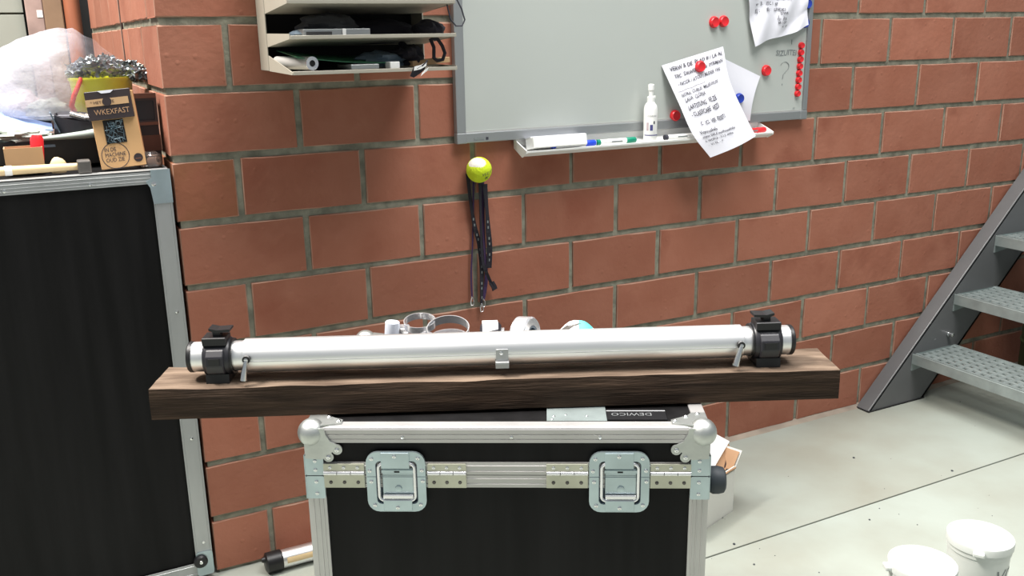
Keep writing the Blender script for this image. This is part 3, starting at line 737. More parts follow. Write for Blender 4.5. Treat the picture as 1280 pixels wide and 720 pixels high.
# ------------------------------------------------------------------ white carton behind the case
CA = math.radians(18.6)
t = thing('white_carton', 'open white cardboard box with flared flaps behind the right of the case', 'box', (1.354, -.38, 0), CA)
H_ = .128; Wc = .27; Dc = .17
bm = B()
add_box(bm, -Wc, 0, 0, .004, .002, H_); add_box(bm, -Wc, 0, Dc - .004, Dc, .002, H_); add_box(bm, -Wc, -Wc + .004, .004, Dc - .004, .002, H_); add_box(bm, -.004, 0, .004, Dc - .004, .002, H_); add_box(bm, -Wc, 0, .0, Dc, 0, .004)
obj('body', bm, M['carton_white'], t)
def flap(p, q, out, h, name='flap'):
    p, q, out = Vector(p), Vector(q), Vector(out); f = obj(name, None or add_sheet(B(), lambda u, v: tuple(p.lerp(q, u) + (out * h + Vector((0, 0, .001))) * v), 3, 2, .003), M['carton_white'], t); return f
f1 = flap((0, .002, H_), (-Wc, .002, H_), (0, -.20, .97), .010)
f2 = flap((-.002, 0, H_), (-.002, Dc, H_), (.62, 0, .78), .058)
f3 = flap((0, Dc - .002, H_), (-Wc, Dc - .002, H_), (0, .35, .9), .05)
# brown inner faces
obj('inner_flap', add_sheet(B(), lambda u, v: (-.008 + (.056 * .62) * v, .003 + (Dc - .006) * u, H_ + (.056 * .78) * v), 3, 2, -.0016), M['carton_in'], t)
obj('inner_wall', add_sheet(B(), lambda u, v: (-.01 - (Wc - .02) * u, Dc - .0055 + .018 * v, H_ - .1 + .148 * v), 3, 2, -.0016), M['carton_in'], t)
obj('flap_edge', add_sheet(B(), lambda u, v: (0 - Wc * u, -.0035 + .004 * v, H_ + .0095 + .002 * noise.noise(Vector((u * 30, 0, 0)))), 24, 1, .0035), M['carton_in'], t)
bl_ = Vector((1.354, -.38, 0)) + Vector((-math.sin(CA), math.cos(CA), 0)) * .010 + Vector((0, 0, .128)); tl_ = math.radians(-38)
o = obj('foam_sheet', add_prism(B(), [(.052, .067), (-.001, .118), (-.05, .150), (-.20, .150), (-.20, .004), (-.135, .004)], 'y', 0, .007), M['styro'])
o.location = bl_; o.rotation_euler = (tl_, 0, CA); tag(o, 'white foam sheet sticking up out of the white carton', 'foam')
t2 = thing('paper_block', 'brown edged block of paper slanting in the white carton under the foam sheet', 'paper block', bl_, rot=(tl_, 0, CA))
obj('block', add_prism(B(), [(.054, .064), (.040, .022), (-.050, -.004), (-.132, .004), (-.06, .04)], 'y', .0075, .030), M['carton_in'], t2)
obj('binding', add_prism(B(), [(.022, .040), (.028, .038), (-.012, .012), (-.020, .012)], 'y', .0068, .0075), M['box_dark'], t2)

# ------------------------------------------------------------------ two white buckets
def bucket(label, x, y, R, hgt, rz, text):
    t = thing('white_bucket', label, 'bucket', (x, y, 0), rz, 'lidded white buckets')
    obj('pail', add_lathe(B(), (0, 0, 0), (0, 0, 1), [(0, 0), (0, R * .80), (.004, R * .83), (hgt - .03, R * .93), (hgt - .03, R * .96), (hgt - .02, R * .96), (hgt - .012, R * .95)], 48), M['bucket'], t, smooth=True)
    ld = obj('lid', add_lathe(B(), (0, 0, hgt - .018), (0, 0, 1), [(0, R * .97), (0, R), (.012, R * 1.005), (.017, R * .99), (.018, R * .95), (.0155, R * .93), (.0155, 0)], 48), M['bucket'], t, smooth=True)
    a = math.radians(200)
    bm = B(); add_box(bm, R * .96, R + .011, -.012, .012, hgt - .017, hgt - .006, bev=.003, seg=2); obj('tear_tab', bm, M['bucket'], ld)
    if text:
        def fn(px, py):
            a = math.radians(-112) + px / R; zz = hgt - .092 + py; rr = R * (.83 + .10 * (zz / (hgt - .03))) + .0008
            b = a - rz; return (rr * math.cos(b), rr * math.sin(b), zz)
        obj('handwriting', text_bm(text, .052, fn, shear=.2), M['ink_grey'], t)
    return t
bucket('white lidded bucket with dark handwriting on its side, right of the other bucket', 1.524, -1.012, .0705, .20, math.radians(215), 'VOOR')
bucket('white lidded bucket with tear tab, left and nearer of the two', 1.318, -1.026, .0705, .20, math.radians(152), None)

# ------------------------------------------------------------------ steel stair
st = thing('steel_stair', 'grey steel staircase with galvanised perforated treads rising along the brick wall', 'stairs', (0, 0, 0))
ang = math.atan2(.80, .772); Ls = 2.9; dx, dz = math.cos(ang), math.sin(ang)
def stringer(ytop, name='stringer'):
    # web: parallelogram in xz, cut at floor
    x0 = 2.235; wlow = .275; T = Ls
    poly = [(x0, 0.002), (x0 + wlow, 0.002), (x0 + wlow + dx * (T), dz * T + .0), (x0 + dx * T, dz * T)]
    y0, y1 = ytop, ytop + .055
    bm = B(); add_prism(bm, poly, 'y', y0, y0 + .006)
    # top flange and bottom flange
    nxn, nzn = -dz, dx
    th = .008
    f = [(x0, .002), (x0 + th / dz, .002), (x0 + th / dz + dx * T, dz * T), (x0 + dx * T, dz * T)]
    add_prism(bm, f, 'y', y0 - .0, y1)
    xb = x0 + wlow
    f = [(xb - th / dz, .002), (xb, .002), (xb + dx * T, dz * T), (xb - th / dz + dx * T, dz * T)]
    add_prism(bm, f, 'y', y0, y1)
    bmesh.ops.remove_doubles(bm, verts=bm.verts, dist=1e-5)
    s = obj(name, bm, M['stringer'], st)
    # slightly rounded bright corner
    obj('corner_bead', add_cyl(B(), (x0 + .003, y0 + .003, .004), (x0 + .003 + dx * T, y0 + .003, dz * T), .0035, seg=8), M['stringer'], s, smooth=True)
    obj('foot_plate', bx(x0 - .004, x0 + wlow + .006, y0 - .004, y1, 0, .004), M['hole'], s)
    return s
s1 = stringer(-.062)
s2 = stringer(-.062 - .80 - .055)
b_ = obj('bolt', add_lathe(B(), (2.612, -.060, .232), (0, -1, 0), [(0, .010), (.006, .010), (.006, .0075), (.022, .0075), (.024, 0)], 12), M['rivet'], s1, smooth=True)
obj('bolt', add_lathe(B(), (2.548, -.060, .218), (0, -1, 0), [(0, .006), (.003, .005), (.003, 0)], 12), M['stringer'], s1, smooth=True)
# tread with real perforations
def tread_bm():
    D, Wd, th = .21, .792, .003
    bm = B(); rows, colsn = 6, 23; m0 = .010
    sx = (D - 2 * m0) / rows; sy = (Wd - 2 * m0) / colsn
    # plate as grid with square rims around diamond-ish holes
    def q(x0, x1, y0, y1):
        a = [bm.verts.new(p) for p in ((x0, y0, 0), (x1, y0, 0), (x1, y1, 0), (x0, y1, 0))]; bm.faces.new(a)
    q(0, D, 0, m0); q(0, D, Wd - m0, Wd); q(0, m0, m0, Wd - m0); q(D - m0, D, m0, Wd - m0)
    for i in range(rows):
        for j in range(colsn):
            x0 = m0 + i * sx; y0 = m0 + j * sy; x1 = x0 + sx; y1 = y0 + sy
            o = [bm.verts.new(p) for p in ((x0, y0, 0), (x1, y0, 0), (x1, y1, 0), (x0, y1, 0))]
            cx, cy = (x0 + x1) / 2, (y0 + y1) / 2; a, b = sx * .26, sy * .22
            n_ = [bm.verts.new(p) for p in ((cx - a, cy - b, .0022), (cx + a, cy - b, .0022), (cx + a, cy + b, .0022), (cx - a, cy + b, .0022))]
            for k in range(4): bm.faces.new((o[k], o[(k + 1) % 4], n_[(k + 1) % 4], n_[k]))
    bmesh.ops.remove_doubles(bm, verts=bm.verts, dist=1e-5)
    bmesh.ops.solidify(bm, geom=bm.faces[:], thickness=.0045)
    return bm
tr_me = None
for k in range(8):
    x = 2.434 + .190 * k; z = .184 + .195 * k
    if tr_me is None:
        o = obj('tread', tread_bm(), M['galv'], st); tr_me = o.data
        bm = B(); add_box(bm, -.004, 0.0, 0, .792, -.036, .002, bev=.0012); e0 = obj('nosing', bm, M['galv'], o)
        e1 = obj('rear_edge', bx(.210, .214, 0, .792, -.036, .002), M['galv'], o)
        bm = B(); add_prism(bm, [(-.002, -.002), (-.002, -.062), (.004, -.062), (.20, -.038), (.20, -.002)], 'y', .789, .793); e2 = obj('end_plate', bm, M['galv'], o)
        e3 = obj('end_plate', add_prism(B(), [(-.002, -.002), (-.002, -.062), (.004, -.062), (.20, -.038), (.20, -.002)], 'y', -.001, .003), M['galv'], o)
        o.location = (x, -.062 - .793, z); first = o
    else:
        o = dup(first, loc=(x, -.062 - .793, z), parent=st)
# things under the stair
o = obj('olive_drum', add_lathe(B(), (0, 0, 0), (0, 0, 1), [(0, 0), (0, .148), (.006, .15), (.16, .15), (.166, .155), (.172, .15), (.31, .15), (.316, .155), (.322, .15), (.47, .15), (.476, .146), (.47, .14), (.47, 0)], 40), M['olive'], smooth=True)
o.location = (3.065, -.225, 0); tag(o, 'dark olive drum with raised bands standing under the staircase', 'drum')

# ------------------------------------------------------------------ whiteboard
wb = thing('whiteboard', 'large whiteboard in grey aluminium frame on the brick wall, with pen tray', 'whiteboard', (0, 0, 0))
BX0, BX1, BZ0, BZ1 = .698, 1.888, 1.042, 1.945; BY = -.022
obj('surface', bx(BX0 + .01, BX1 - .01, -.016, -.003, BZ0 + .01, BZ1 - .01), M['white_board'], wb)
def fbar(*a): obj('frame_bar', bx(*a, bev=.0025, seg=2), M['frame_grey'], wb)
fbar(BX0, BX1, BY, -.002, BZ0, BZ0 + .026); fbar(BX0, BX1, BY, -.002, BZ1 - .026, BZ1)
fbar(BX0, BX0 + .026, BY, -.002, BZ0 + .0262, BZ1 - .0262); fbar(BX1 - .018, BX1, BY, -.002, BZ0 + .0262, BZ1 - .0262)
obj('light_edge', bx(BX0 + .026, BX1 - .018, -.0185, -.015, BZ0 + .026, BZ0 + .0295), M['frame_light'], wb)
for sx_, x in ((1, BX0), (-1, BX1)):
    a, b = sorted((x - sx_ * .001, x + sx_ * .028)); obj('corner_cap', bx(a, b, BY - .0012, -.002, BZ0 - .001, BZ0 + .027, bev=.003, seg=2), M['frame_grey'], wb)
obj('maker_badge', bx(.745, .775, BY - .0008, BY + .001, BZ0 + .007, BZ0 + .013), M['ink_grey'], wb)
obj('maker_badge', bx(.779, .786, BY - .0008, BY + .001, BZ0 + .006, BZ0 + .013), M['ink'], wb)
# pen tray: shallow channel with sloping front
TX0, TX1 = .872, 1.705
bm = B(); add_prism(bm, [(-.004, 1.020), (-.050, 1.0), (-.074, 1.012), (-.0745, 1.0165), (-.0715, 1.0165), (-.050, 1.0045), (-.0065, 1.024), (-.0065, 1.046), (-.004, 1.046)], 'x', TX0, TX1)
trc = obj('pen_tray', bm, M['white'], wb)
for x in (TX0 - .003, TX1): obj('tray_end', add_prism(B(), [(-.004, 1.044), (-.012, 1.040), (-.0745, 1.018), (-.074, 1.010), (-.050, .998), (-.004, 1.018)], 'x', x, x + .003), M['white'], trc)
# handwriting on the board
wr = lambda x0, z0: (lambda x, y: (x0 + x, -.0167, z0 + y))
bm = text_bm('SIZUITEI', .0225, wr(1.752, 1.236), shear=.1, wob=.05)
obj('handwriting', bm, M['ink_grey'], wb)
def stroke(pts, r=.0013, m='ink_grey', y=-.0168): return obj('handwriting', add_ribbon(B(), [(p[0], y, p[1]) for p in pts], (1, 0, .4), r * 2, .0004), M[m], wb)
q = [(1.790 + .017 * math.cos(a), 1.203 + .014 * math.sin(a)) for a in [math.radians(d) for d in range(160, -70, -20)]]
stroke(q + [(1.786, 1.180), (1.784, 1.166)]); stroke([(1.784, 1.153), (1.784, 1.148)])
stroke([(1.812, 1.282), (1.813, 1.268)]); 
for i in range(5): stroke([(1.833, 1.078 - i * .003), (1.841, 1.0795 - i * .003)], .0007)
# magnets
mag_src = {}
def magnet(label, x, z, m, R=.0155, grp=None, y=-.0162, d=.011):
    key = (m, round(R, 4), round(d, 4))
    if key not in mag_src:
        o = thing('magnet', label, 'magnet', (x, y, z), group=grp)
        obj('body', add_lathe(B(), (0, 0, 0), (0, -1, 0), [(0, 0), (0, R), (d * .55, R), (d * .8, R * .93), (d, R * .84), (d * .92, R * .72), (d * .92, 0)], 24), M[m], o, smooth=True)
        obj('grip_rim', add_lathe(B(), (0, -.0001, 0), (0, -1, 0), [(0, R * .9), (0, R * 1.05), (d * .3, R * 1.05), (d * .3, R * .9)], 24), M[m], o, smooth=True)
        mag_src[key] = o; return o
    o = dup(mag_src[key], loc=(x, y, z), label=label)
    if grp: o['group'] = grp
    return o
magnet('round red magnet, left of the touching pair near the board top', 1.512, 1.335, 'red')
magnet('round red magnet, right of the touching pair near the board top', 1.546, 1.337, 'red')
magnet('round red magnet holding the long written sheet to the board', 1.450, 1.214, 'red', y=-.0385)
magnet('round red magnet alone on the board between loose sheet and magnet column', 1.716, 1.194, 'red')
magnet('round red magnet low on the board, half hidden left of the written sheet', 1.384, 1.078, 'red')
magnet('round blue magnet holding the smaller loose sheet to the board', 1.6045, 1.1177, 'blue', R=.0145, y=-.031)
magnet('round blue magnet at the right frame beside the crumpled sheet, upper one', 1.862, 1.385, 'blue', R=.0145, y=-.0165)
magnet('round blue magnet peeping from under the crumpled sheet, lower one', 1.857, 1.330, 'blue', R=.0145, y=-.0165)
ordw = ['topmost', 'second from top', 'third from top', 'fourth from top', 'fourth from bottom', 'third from bottom', 'second from bottom', 'lowest']
for i in range(8):
    f = i / 7; magnet('small red magnet, %s of the column beside the right frame' % ordw[i], 1.850 - .004 * f, 1.264 - .143 * f, 'red', R=.0094, grp='column of small red magnets', d=.010)

# papers -------------------------------------------------------------
def quadmap(c00, c10, c01, c11, bulge):
    c00, c10, c01, c11 = map(Vector, (c00, c10, c01, c11))
    def f(u, v):
        p = (c00 * (1 - u) + c10 * u) * (1 - v) + (c01 * (1 - u) + c11 * u) * v
        return p + Vector(bulge(u, v))
    return f
def paper(name, label, f, lines, mat_='paper', nu=24, nv=56):
    t = thing(name, label, 'paper', f(.5, .5)); org = Vector(f(.5, .5))
    obj('sheet', add_sheet(B(), lambda u, v: Vector(f(u, v)) - org, nu, nv, .0005), M[mat_], t, smooth=True)
    bm = B()
    c00 = Vector(f(0, 0)); wd = (Vector(f(1, 0)) - c00).length; ht = (Vector(f(0, 1)) - c00).length
    for s, u0, v0, sz, sl_ in lines:
        def fn(x, y):
            u = u0 + x * .66 / wd; v = v0 + .01 - y * .74 / ht + sl_ * x / ht
            p = Vector(f(u, v)); return p - org + Vector((0, -.0026, 0))
        text_bm(s, sz, fn, bm, shear=.15, wob=.06)
    obj('handwriting', bm, M['ink'], t); return t
# long written sheet: u across, v down
def pA(u, v):
    ks = (0, .40, .66, 1.0)
    Lp = ((1.3319, -.0190, 1.2192), (1.3668, -.055, 1.118), (1.3979, -.085, 1.0292), (1.4519, -.100, .9614))
    Rp = ((1.5476, -.0200, 1.2671), (1.5515, -.050, 1.173), (1.5916, -.080, 1.0702), (1.6216, -.095, 1.0117))
    def cr(P):
        P = [Vector(p) for p in P]; i = 0 if v < ks[1] else (1 if v < ks[2] else 2); t = (v - ks[i]) / (ks[i + 1] - ks[i])
        p0 = P[i - 1] if i else P[0] * 2 - P[1]; p3 = P[i + 2] if i < 2 else P[3] * 2 - P[2]; p1, p2 = P[i], P[i + 1]
        return .5 * ((2 * p1) + (-p0 + p2) * t + (2 * p0 - 5 * p1 + 4 * p2 - p3) * t * t + (-p0 + 3 * p1 - 3 * p2 + p3) * t ** 3)
    return cr(Lp).lerp(cr(Rp), u) + Vector((0, -.012 * math.sin(math.pi * u) * min(1, v * 2), 0))
L1 = [('VERW & DE  BLAD # / LA AL', .08, .075, .0235, 0), ('TPC  DRWELL VR #  PTRMAN', .10, .155, .0215, 0), ('- NCCR / ATCU / ALDER 15IS', .10, .235, .0200, 0), ('_______________', .06, .285, .0215, 0),
      ('NORA. CUBUS  MILIEUXUN', .08, .35, .0185, 0), ('LAUA  CLONA', .10, .405, .0185, 0), ('LAATSTUNG   VE.ZIE', .10, .465, .0185, 0), ('- CLASSICARE  VEZ3', .10, .52, .0185, 0),
      ('C   ICL  VER  RESET1', .18, .60, .0165, 0), ('Vuymuskela', .10, .675, .020, 0), ('vuyst VeLd muchsuuskubs', .10, .73, .0185, 0), ('s. WORUI :  S.1.S  mulus', .10, .785, .0165, 0), ('.   V.I. GL .-  V.', .10, .84, .015, 0)]
paper('written_sheet', 'long white sheet of handwritten lines hanging below the board, held by red magnet', pA, L1)
pB = quadmap((1.548, -.0185, 1.235), (1.694, -.0190, 1.178), (1.500, -.022, 1.065), (1.650, -.034, 1.050),
             lambda u, v: (-.012 * math.sin(v * math.pi) * u, -.006 * math.sin(v * math.pi), 0))
paper('loose_sheet', 'smaller blank creased white sheet tucked behind the long written sheet', pB, [('.', .1, .1, .003, 0)])
pC = quadmap((1.605, -.0195, 1.470), (1.846, -.0195, 1.452), (1.654, -.026, 1.264), (1.855, -.030, 1.322),
             lambda u, v: (0, -.010 * abs(math.sin(v * 5 + u * 3)) * .7 - .006 * math.sin(u * 9 + v * 4) ** 2, .004 * math.sin(u * 7)))
L3 = [('VE)    STC      ADVERSA', .10, .36, .022, 0), ('vr  3.   ITC 1  6F', .12, .46, .020, 0), ('EJ :      8) :    LINDE1', .10, .555, .021, 0), ('DWR', .50, .62, .019, 0), ('/    \\', .45, .69, .022, 0), ('Q1  (OE', .44, .71, .016, 0), ('BR | GO', .44, .775, .016, 0), ('IK   CO', .50, .84, .013, 0)]
paper('crumpled_sheet', 'creased white sheet with scribbles at the top right of the whiteboard', pC, L3)

# things on the pen tray ----------------------------------------------
TZt = 1.0168
o = thing('marker_box', 'white cardboard marker box lying on the left of the pen tray', 'box', (.975, -.046, TZt + .016), 0, rot=(math.radians(-12), 0, 0))
obj('carton', bx(-.082, .082, -.024, .020, -.015, .014, bev=.0015), M['white'], o)
obj('lid_flap', bx(-.082, .084, -.012, .021, .0142, .0165), M['paper'], o)
def marker(label, x0, x1, m_body, m_cap, m_end, cap_at, y=-.060, z=TZt + .0065, r=.0082):
    t = thing('marker', label, 'marker', (x0, y, z)); L_ = x1 - x0
    obj('barrel', add_lathe(B(), (.001, 0, 0), (1, 0, 0), [(0, 0), (0, r * .92), (L_ - .002, r * .92), (L_ - .002, 0)], 18), M[m_body], t, smooth=True)
    c0 = 0 if cap_at == 'left' else L_ - .035
    obj('cap', add_lathe(B(), (c0, 0, 0), (1, 0, 0), [(0, 0), (0, r * .8), (.003, r), (.032, r), (.035, r * .8), (.035, 0)], 18), M[m_cap], t, smooth=True)
    e0 = L_ - .010 if cap_at == 'left' else 0
    obj('end_plug', add_lathe(B(), (e0, 0, 0), (1, 0, 0), [(0, 0), (0, r * .97), (.010, r * .97), (.010, 0)], 18), M[m_end], t, smooth=True)
    obj('print', bx(L_ * .35, L_ * .62, -r * .96, -r * .90, -.002, .002), M['ink_grey'] if m_body != 'ink' else M['white'], t)
    return t
marker('blue capped whiteboard marker sticking out of the white box on the tray', .955, 1.092, 'white', 'blue_cap', 'blue_cap', 'right', y=-.056)
marker('green capped whiteboard marker on the tray, right of the blue cap', 1.094, 1.222, 'white', 'green_cap', 'green_cap', 'right', y=-.058)
marker('white and black whiteboard marker on the tray, right of the spray bottle', 1.318, 1.44, 'white', 'white', 'ink', 'right', y=-.060, r=.0075)
marker('red whiteboard marker at the right end of the pen tray', 1.60, 1.690, 'red', 'red', 'red', 'right', y=-.056)
sb = thing('spray_bottle', 'slim white cleaner spray bottle standing on the pen tray', 'spray bottle', (1.276, -.050, TZt - .011))
obj('bottle', add_lathe(B(), (0, 0, 0), (0, 0, 1), [(0, 0), (0, .0175), (.004, .019), (.098, .019), (.108, .017), (.116, .011), (.118, .010), (.118, 0)], 28), M['white'], sb, smooth=True)
obj('collar', add_lathe(B(), (0, 0, .117), (0, 0, 1), [(0, 0), (0, .0105), (.014, .0105), (.016, .008), (.016, 0)], 20), M['white'], sb, smooth=True)
obj('pump', add_lathe(B(), (0, 0, .132), (0, 0, 1), [(0, .006), (.016, .0065), (.018, .0085), (.032, .0085), (.034, .006), (.034, 0)], 20), M['white'], sb, smooth=True)
obj('nozzle', bx(.004, .014, -.004, .004, .126, .134, bev=.001), M['white'], sb)
def fl_(u, v, a0=-150, a1=-60, z0=.03, z1=.075, r=.0193):
    a = math.radians(a0 + (a1 - a0) * u); return (r * math.cos(a), r * math.sin(a), z0 + (z1 - z0) * v)
obj('label_band', add_sheet(B(), lambda u, v: fl_(u, v, -180, 0, .026, .0285), 16, 1, -.0004), M['navy'], sb)
obj('label_figure', add_sheet(B(), lambda u, v: fl_(u, v, -128, -104, .040, .056), 4, 2, -.0004), M['navy'], sb)
obj('label_figure', add_sheet(B(), lambda u, v: fl_(u, v, -98, -86, .058, .066), 3, 2, -.0004), M['ink'], sb)
obj('label_figure', add_sheet(B(), lambda u, v: fl_(u, v, -158, -140, .040, .062), 3, 2, -.0004), M['cloth_pink'], sb)
obj('lettering', text_bm('CLEANER', .0065, lambda x, y: (.0197 * math.cos(math.radians(-150) + x / .0197), .0197 * math.sin(math.radians(-150) + x / .0197), .078 + y)), M['ink_grey'], sb)

# ------------------------------------------------------------------ tennis ball and lanyards
tbl = thing('tennis_ball', 'yellow tennis ball on the brick wall below the whiteboard, holding the lanyards', 'ball', (.7515, -.0338, .9735))
bm = B(); add_sphere(bm, (0, 0, 0), .0333, 32, 20); obj('felt', bm, M['felt'], tbl, smooth=True)
# worn white patch over the top
bm = B(); C0 = Vector((-.46, -.55, .80)).normalized(); u_, v_ = frame_of(C0); ring = []
cv = bm.verts.new(C0 * .0339)
prev = [cv]
R1 = []
for lev, rad in ((1, .35), (2, .70), (3, .98)):
    row = []
    for i in range(28):
        th = 2 * math.pi * i / 28; rr = rad * (.70 + .18 * math.cos(2 * th + .2)); d = (C0 * math.cos(rr) + (u_ * math.cos(th) + v_ * math.sin(th)) * math.sin(rr))
        row.append(bm.verts.new(d * (.0339 if lev < 3 else .0331)))
    R1.append(row)
for i in range(28):
    j = (i + 1) % 28; bm.faces.new((cv, R1[0][i], R1[0][j]))
    for a, b in zip(R1, R1[1:]): bm.faces.new((a[i], b[i], b[j], a[j]))
obj('worn_patch', bm, M['felt_white'], tbl, smooth=True)
bm = B()
def onball(x, y):
    a = x / .0335 - .58; e = y / .0335 - .30; r = .0337; c, s = math.cos(.12), math.sin(.12)
    return (r * math.sin(a + .35) * math.cos(e), -r * math.cos(a + .35) * math.cos(e), r * math.sin(e + .25 * a))
text_bm('WILSON', .0125, onball, bm, shear=.3)
for k in range(2):
    add_sheet(bm, lambda u, v: onball(.012 + .014 * u, -.005 - .004 * k - .002 * v), 6, 1, .0002)
obj('print', bm, M['ink'], tbl)
obj('wall_hook', add_cyl(B(), (0, .0, -.002), (0, .0325, -.002), .005, seg=10), M['forged'], tbl)
def lanyard(label, pts, m, w, clip=True, name='lanyard'):
    t = thing(name, label, 'lanyard', pts[0]); o0 = Vector(pts[0])
    P = [Vector(p) - o0 for p in pts]
    # smooth path
    Q = []
    for a in range(len(P) - 1):
        for s in range(4):
            u = s / 4; p0 = P[max(a - 1, 0)]; p1 = P[a]; p2 = P[a + 1]; p3 = P[min(a + 2, len(P) - 1)]
            Q.append(.5 * ((2 * p1) + (-p0 + p2) * u + (2 * p0 - 5 * p1 + 4 * p2 - p3) * u * u + (-p0 + 3 * p1 - 3 * p2 + p3) * u ** 3))
    Q.append(P[-1]); sides = [Vector((math.cos(.5 * math.sin(i * .35)), math.sin(.5 * math.sin(i * .35)), 0)) for i in range(len(Q))]
    obj('strap', add_ribbon(B(), Q, sides, w, .0014), M[m], t)
    if clip:
        e = P[-1]
        obj('clip', add_tube(B(), [e + Vector((0, 0, .002)), e + Vector((.004, -.002, -.008)), e + Vector((.003, -.002, -.020)), e + Vector((-.003, -.001, -.022)), e + Vector((-.004, 0, -.010)), e + Vector((0, 0, .002))], .0014, 6), M['chrome'], t, smooth=True)
    return t, o0, Q
def dashes(t, o0, Q, w):
    bm = B()
    for i in range(6, len(Q) - 2):
        if i % 3: add_box(bm, Q[i].x - w * .2, Q[i].x + w * .2, Q[i].y - .0014, Q[i].y - .0011, Q[i].z - .004, Q[i].z + .003)
    obj('woven_print', bm, M['ink_grey'], t)['kind'] = 'stuff'
LY1 = [(.7301, -.010, .9631), (.7346, -.012, .893), (.7437, -.013, .826), (.7558, -.014, .7728), (.7612, -.014, .7106), (.7601, -.013, .6504), (.7594, -.012, .6053)]
LY2 = [(.7737, -.020, .9329), (.7779, -.018, .877), (.7815, -.017, .8162), (.7848, -.017, .7569), (.7811, -.017, .7043)]
LY3 = [(.7589, -.022, .9386), (.7588, -.022, .8495), (.7604, -.022, .7323), (.7763, -.021, .6836), (.7904, -.020, .6524)]
LY4 = [(.7472, -.008, .9441), (.7404, -.008, .793), (.7329, -.008, .6975), (.7331, -.008, .6261)]
LY5 = [(.7722, -.009, .9421), (.7726, -.009, .7809), (.7772, -.009, .6808), (.7659, -.009, .6171)]
t, o0, Q = lanyard('black lanyard strap hanging from the left side of the tennis ball', LY1, 'strap', .012); dashes(t, o0, Q, .009)
t, o0, Q = lanyard('black lanyard with printed dashes hanging from the right of the tennis ball', LY2, 'strap', .015, clip=False); dashes(t, o0, Q, .009)
t, o0, Q = lanyard('short black strap crossing from the middle to a thick black tab at lower right', LY3, 'strap', .009, clip=False)
obj('tab', add_ribbon(B(), [Q[-1] + Vector((-.004, 0, .012)), Q[-1] + Vector((.004, 0, -.002)), Q[-1] + Vector((.006, 0, -.010))], (1, .2, .3), .016, .003), M['strap'], t)
lanyard('thin purple cord lanyard hanging behind at far left, ending in a small clip', LY4, 'strap_purple', .005)
lanyard('purple lanyard hanging behind the black straps, right of the far left cord', LY5, 'strap_purple', .010)

# ------------------------------------------------------------------ letter rack on the wall
lr = thing('letter_rack', 'cream steel letter rack with three trays full of odds and ends on the brick wall', 'rack', (0, 0, 0))
RX0, RX1 = .225, .592; RY = -.272
obj('side_panel', bx(RX0 - .003, RX0, -.078, -.002, 1.240, 1.62, bev=.0008), M['cream'], lr)
obj('side_panel', bx(RX1, RX1 + .003, -.078, -.002, 1.240, 1.62, bev=.0008), M['cream'], lr)
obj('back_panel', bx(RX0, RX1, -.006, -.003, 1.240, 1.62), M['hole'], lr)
def tray(z, zb, top_b, top_f):
    """floor rises from zb at the back to z at the front"""
    bm = B()
    fl = [(-.078, zb), (RY, z), (RY, z - .0015), (-.078, zb - .0015)]
    add_prism(bm, fl, 'x', RX0, RX1); add_prism(bm, [(-.006, zb), (-.078, zb), (-.078, zb - .0015), (-.006, zb - .0015)], 'x', RX0, RX1)
    t_ = obj('tray', bm, M['cream'], lr)
    obj('front_lip', bx(RX0 + .001, RX1, RY - .0015, RY + .0015, z - .0035, z + .004, bev=.0006), M['cream'], t_)
    obj('side_wing', add_prism(B(), [(-.076, zb - .0015), (-.076, top_b), (RY + .002, top_f), (RY, z - .003)], 'x', RX0 - .0015, RX0 + .0005), M['cream'], t_)
    obj('side_lip', add_prism(B(), [(-.076, zb - .0015), (-.076, zb + .006), (RY + .002, z + .006), (RY, z - .003)], 'x', RX1 - .001, RX1 + .001), M['cream'], t_)
tray(1.2395, 1.2410, 1.273, 1.243)
tray(1.3105, 1.2925, 1.320, 1.318)
tray(1.3800, 1.3630, 1.392, 1.390)
tray(1.4520, 1.4350, 1.465, 1.462)
def lump(name, label, cat, c, sc, m, amp=.35, freq=2.5, seed=1, seg=28, ring=16):
    bm = B(); add_sphere(bm, (0, 0, 0), 1, seg, ring, sc, amp, freq, seed)
    lo = min(v.co.z for v in bm.verts)
    for v in bm.verts:
        if v.co.z < lo * .55: v.co.z = lo * .55
    o = obj(name, bm, M[m], smooth=True); o.location = (c[0], c[1], c[2] - lo * .55); return tag(o, label, cat)
Z2 = 1.3115; Z3 = 1.2425
lump('folded_cloth', 'charcoal folded cloth on the middle tray of the rack, above the metal case', 'cloth', (.335, -.17, 1.302 + .012), (.062, .055, .026), 'grey_cloth', seed=3)
o = obj('grey_mitt', add_sphere(B(), (0, 0, 0), 1, 24, 12, (.026, .05, .010), .25, 2, 4), M['slate'], smooth=True); o.location = (.272, -.20, 1.3175); tag(o, 'shiny grey rubber piece at the left end of the middle tray', 'rubber piece')
t = thing('instrument_case', 'flat grey metal case with a clasp lying on the middle tray of the rack', 'case', (.330, -.235, 1.3125), 0)
obj('shell', bx(-.072, .072, -.02, .03, 0, .0145, bev=.0015), M['frame_grey'], t)
obj('label_strip', bx(-.066, -.012, -.0215, -.0198, .002, .009), M['grey_cloth'], t); obj('clasp', bx(.010, .018, -.0225, -.0198, -.0004, .0145, bev=.0006), M['white'], t)
lump('black_pouch', 'black fabric pouch bulging at the right end of the middle tray', 'pouch', (.560, -.19, 1.309), (.034, .05, .022), 'strap', seed=6, amp=.25)
lump('black_bag', 'black soft bag lying at the back of the middle tray', 'bag', (.47, -.09, 1.294), (.10, .05, .035), 'strap', seed=9, amp=.2)
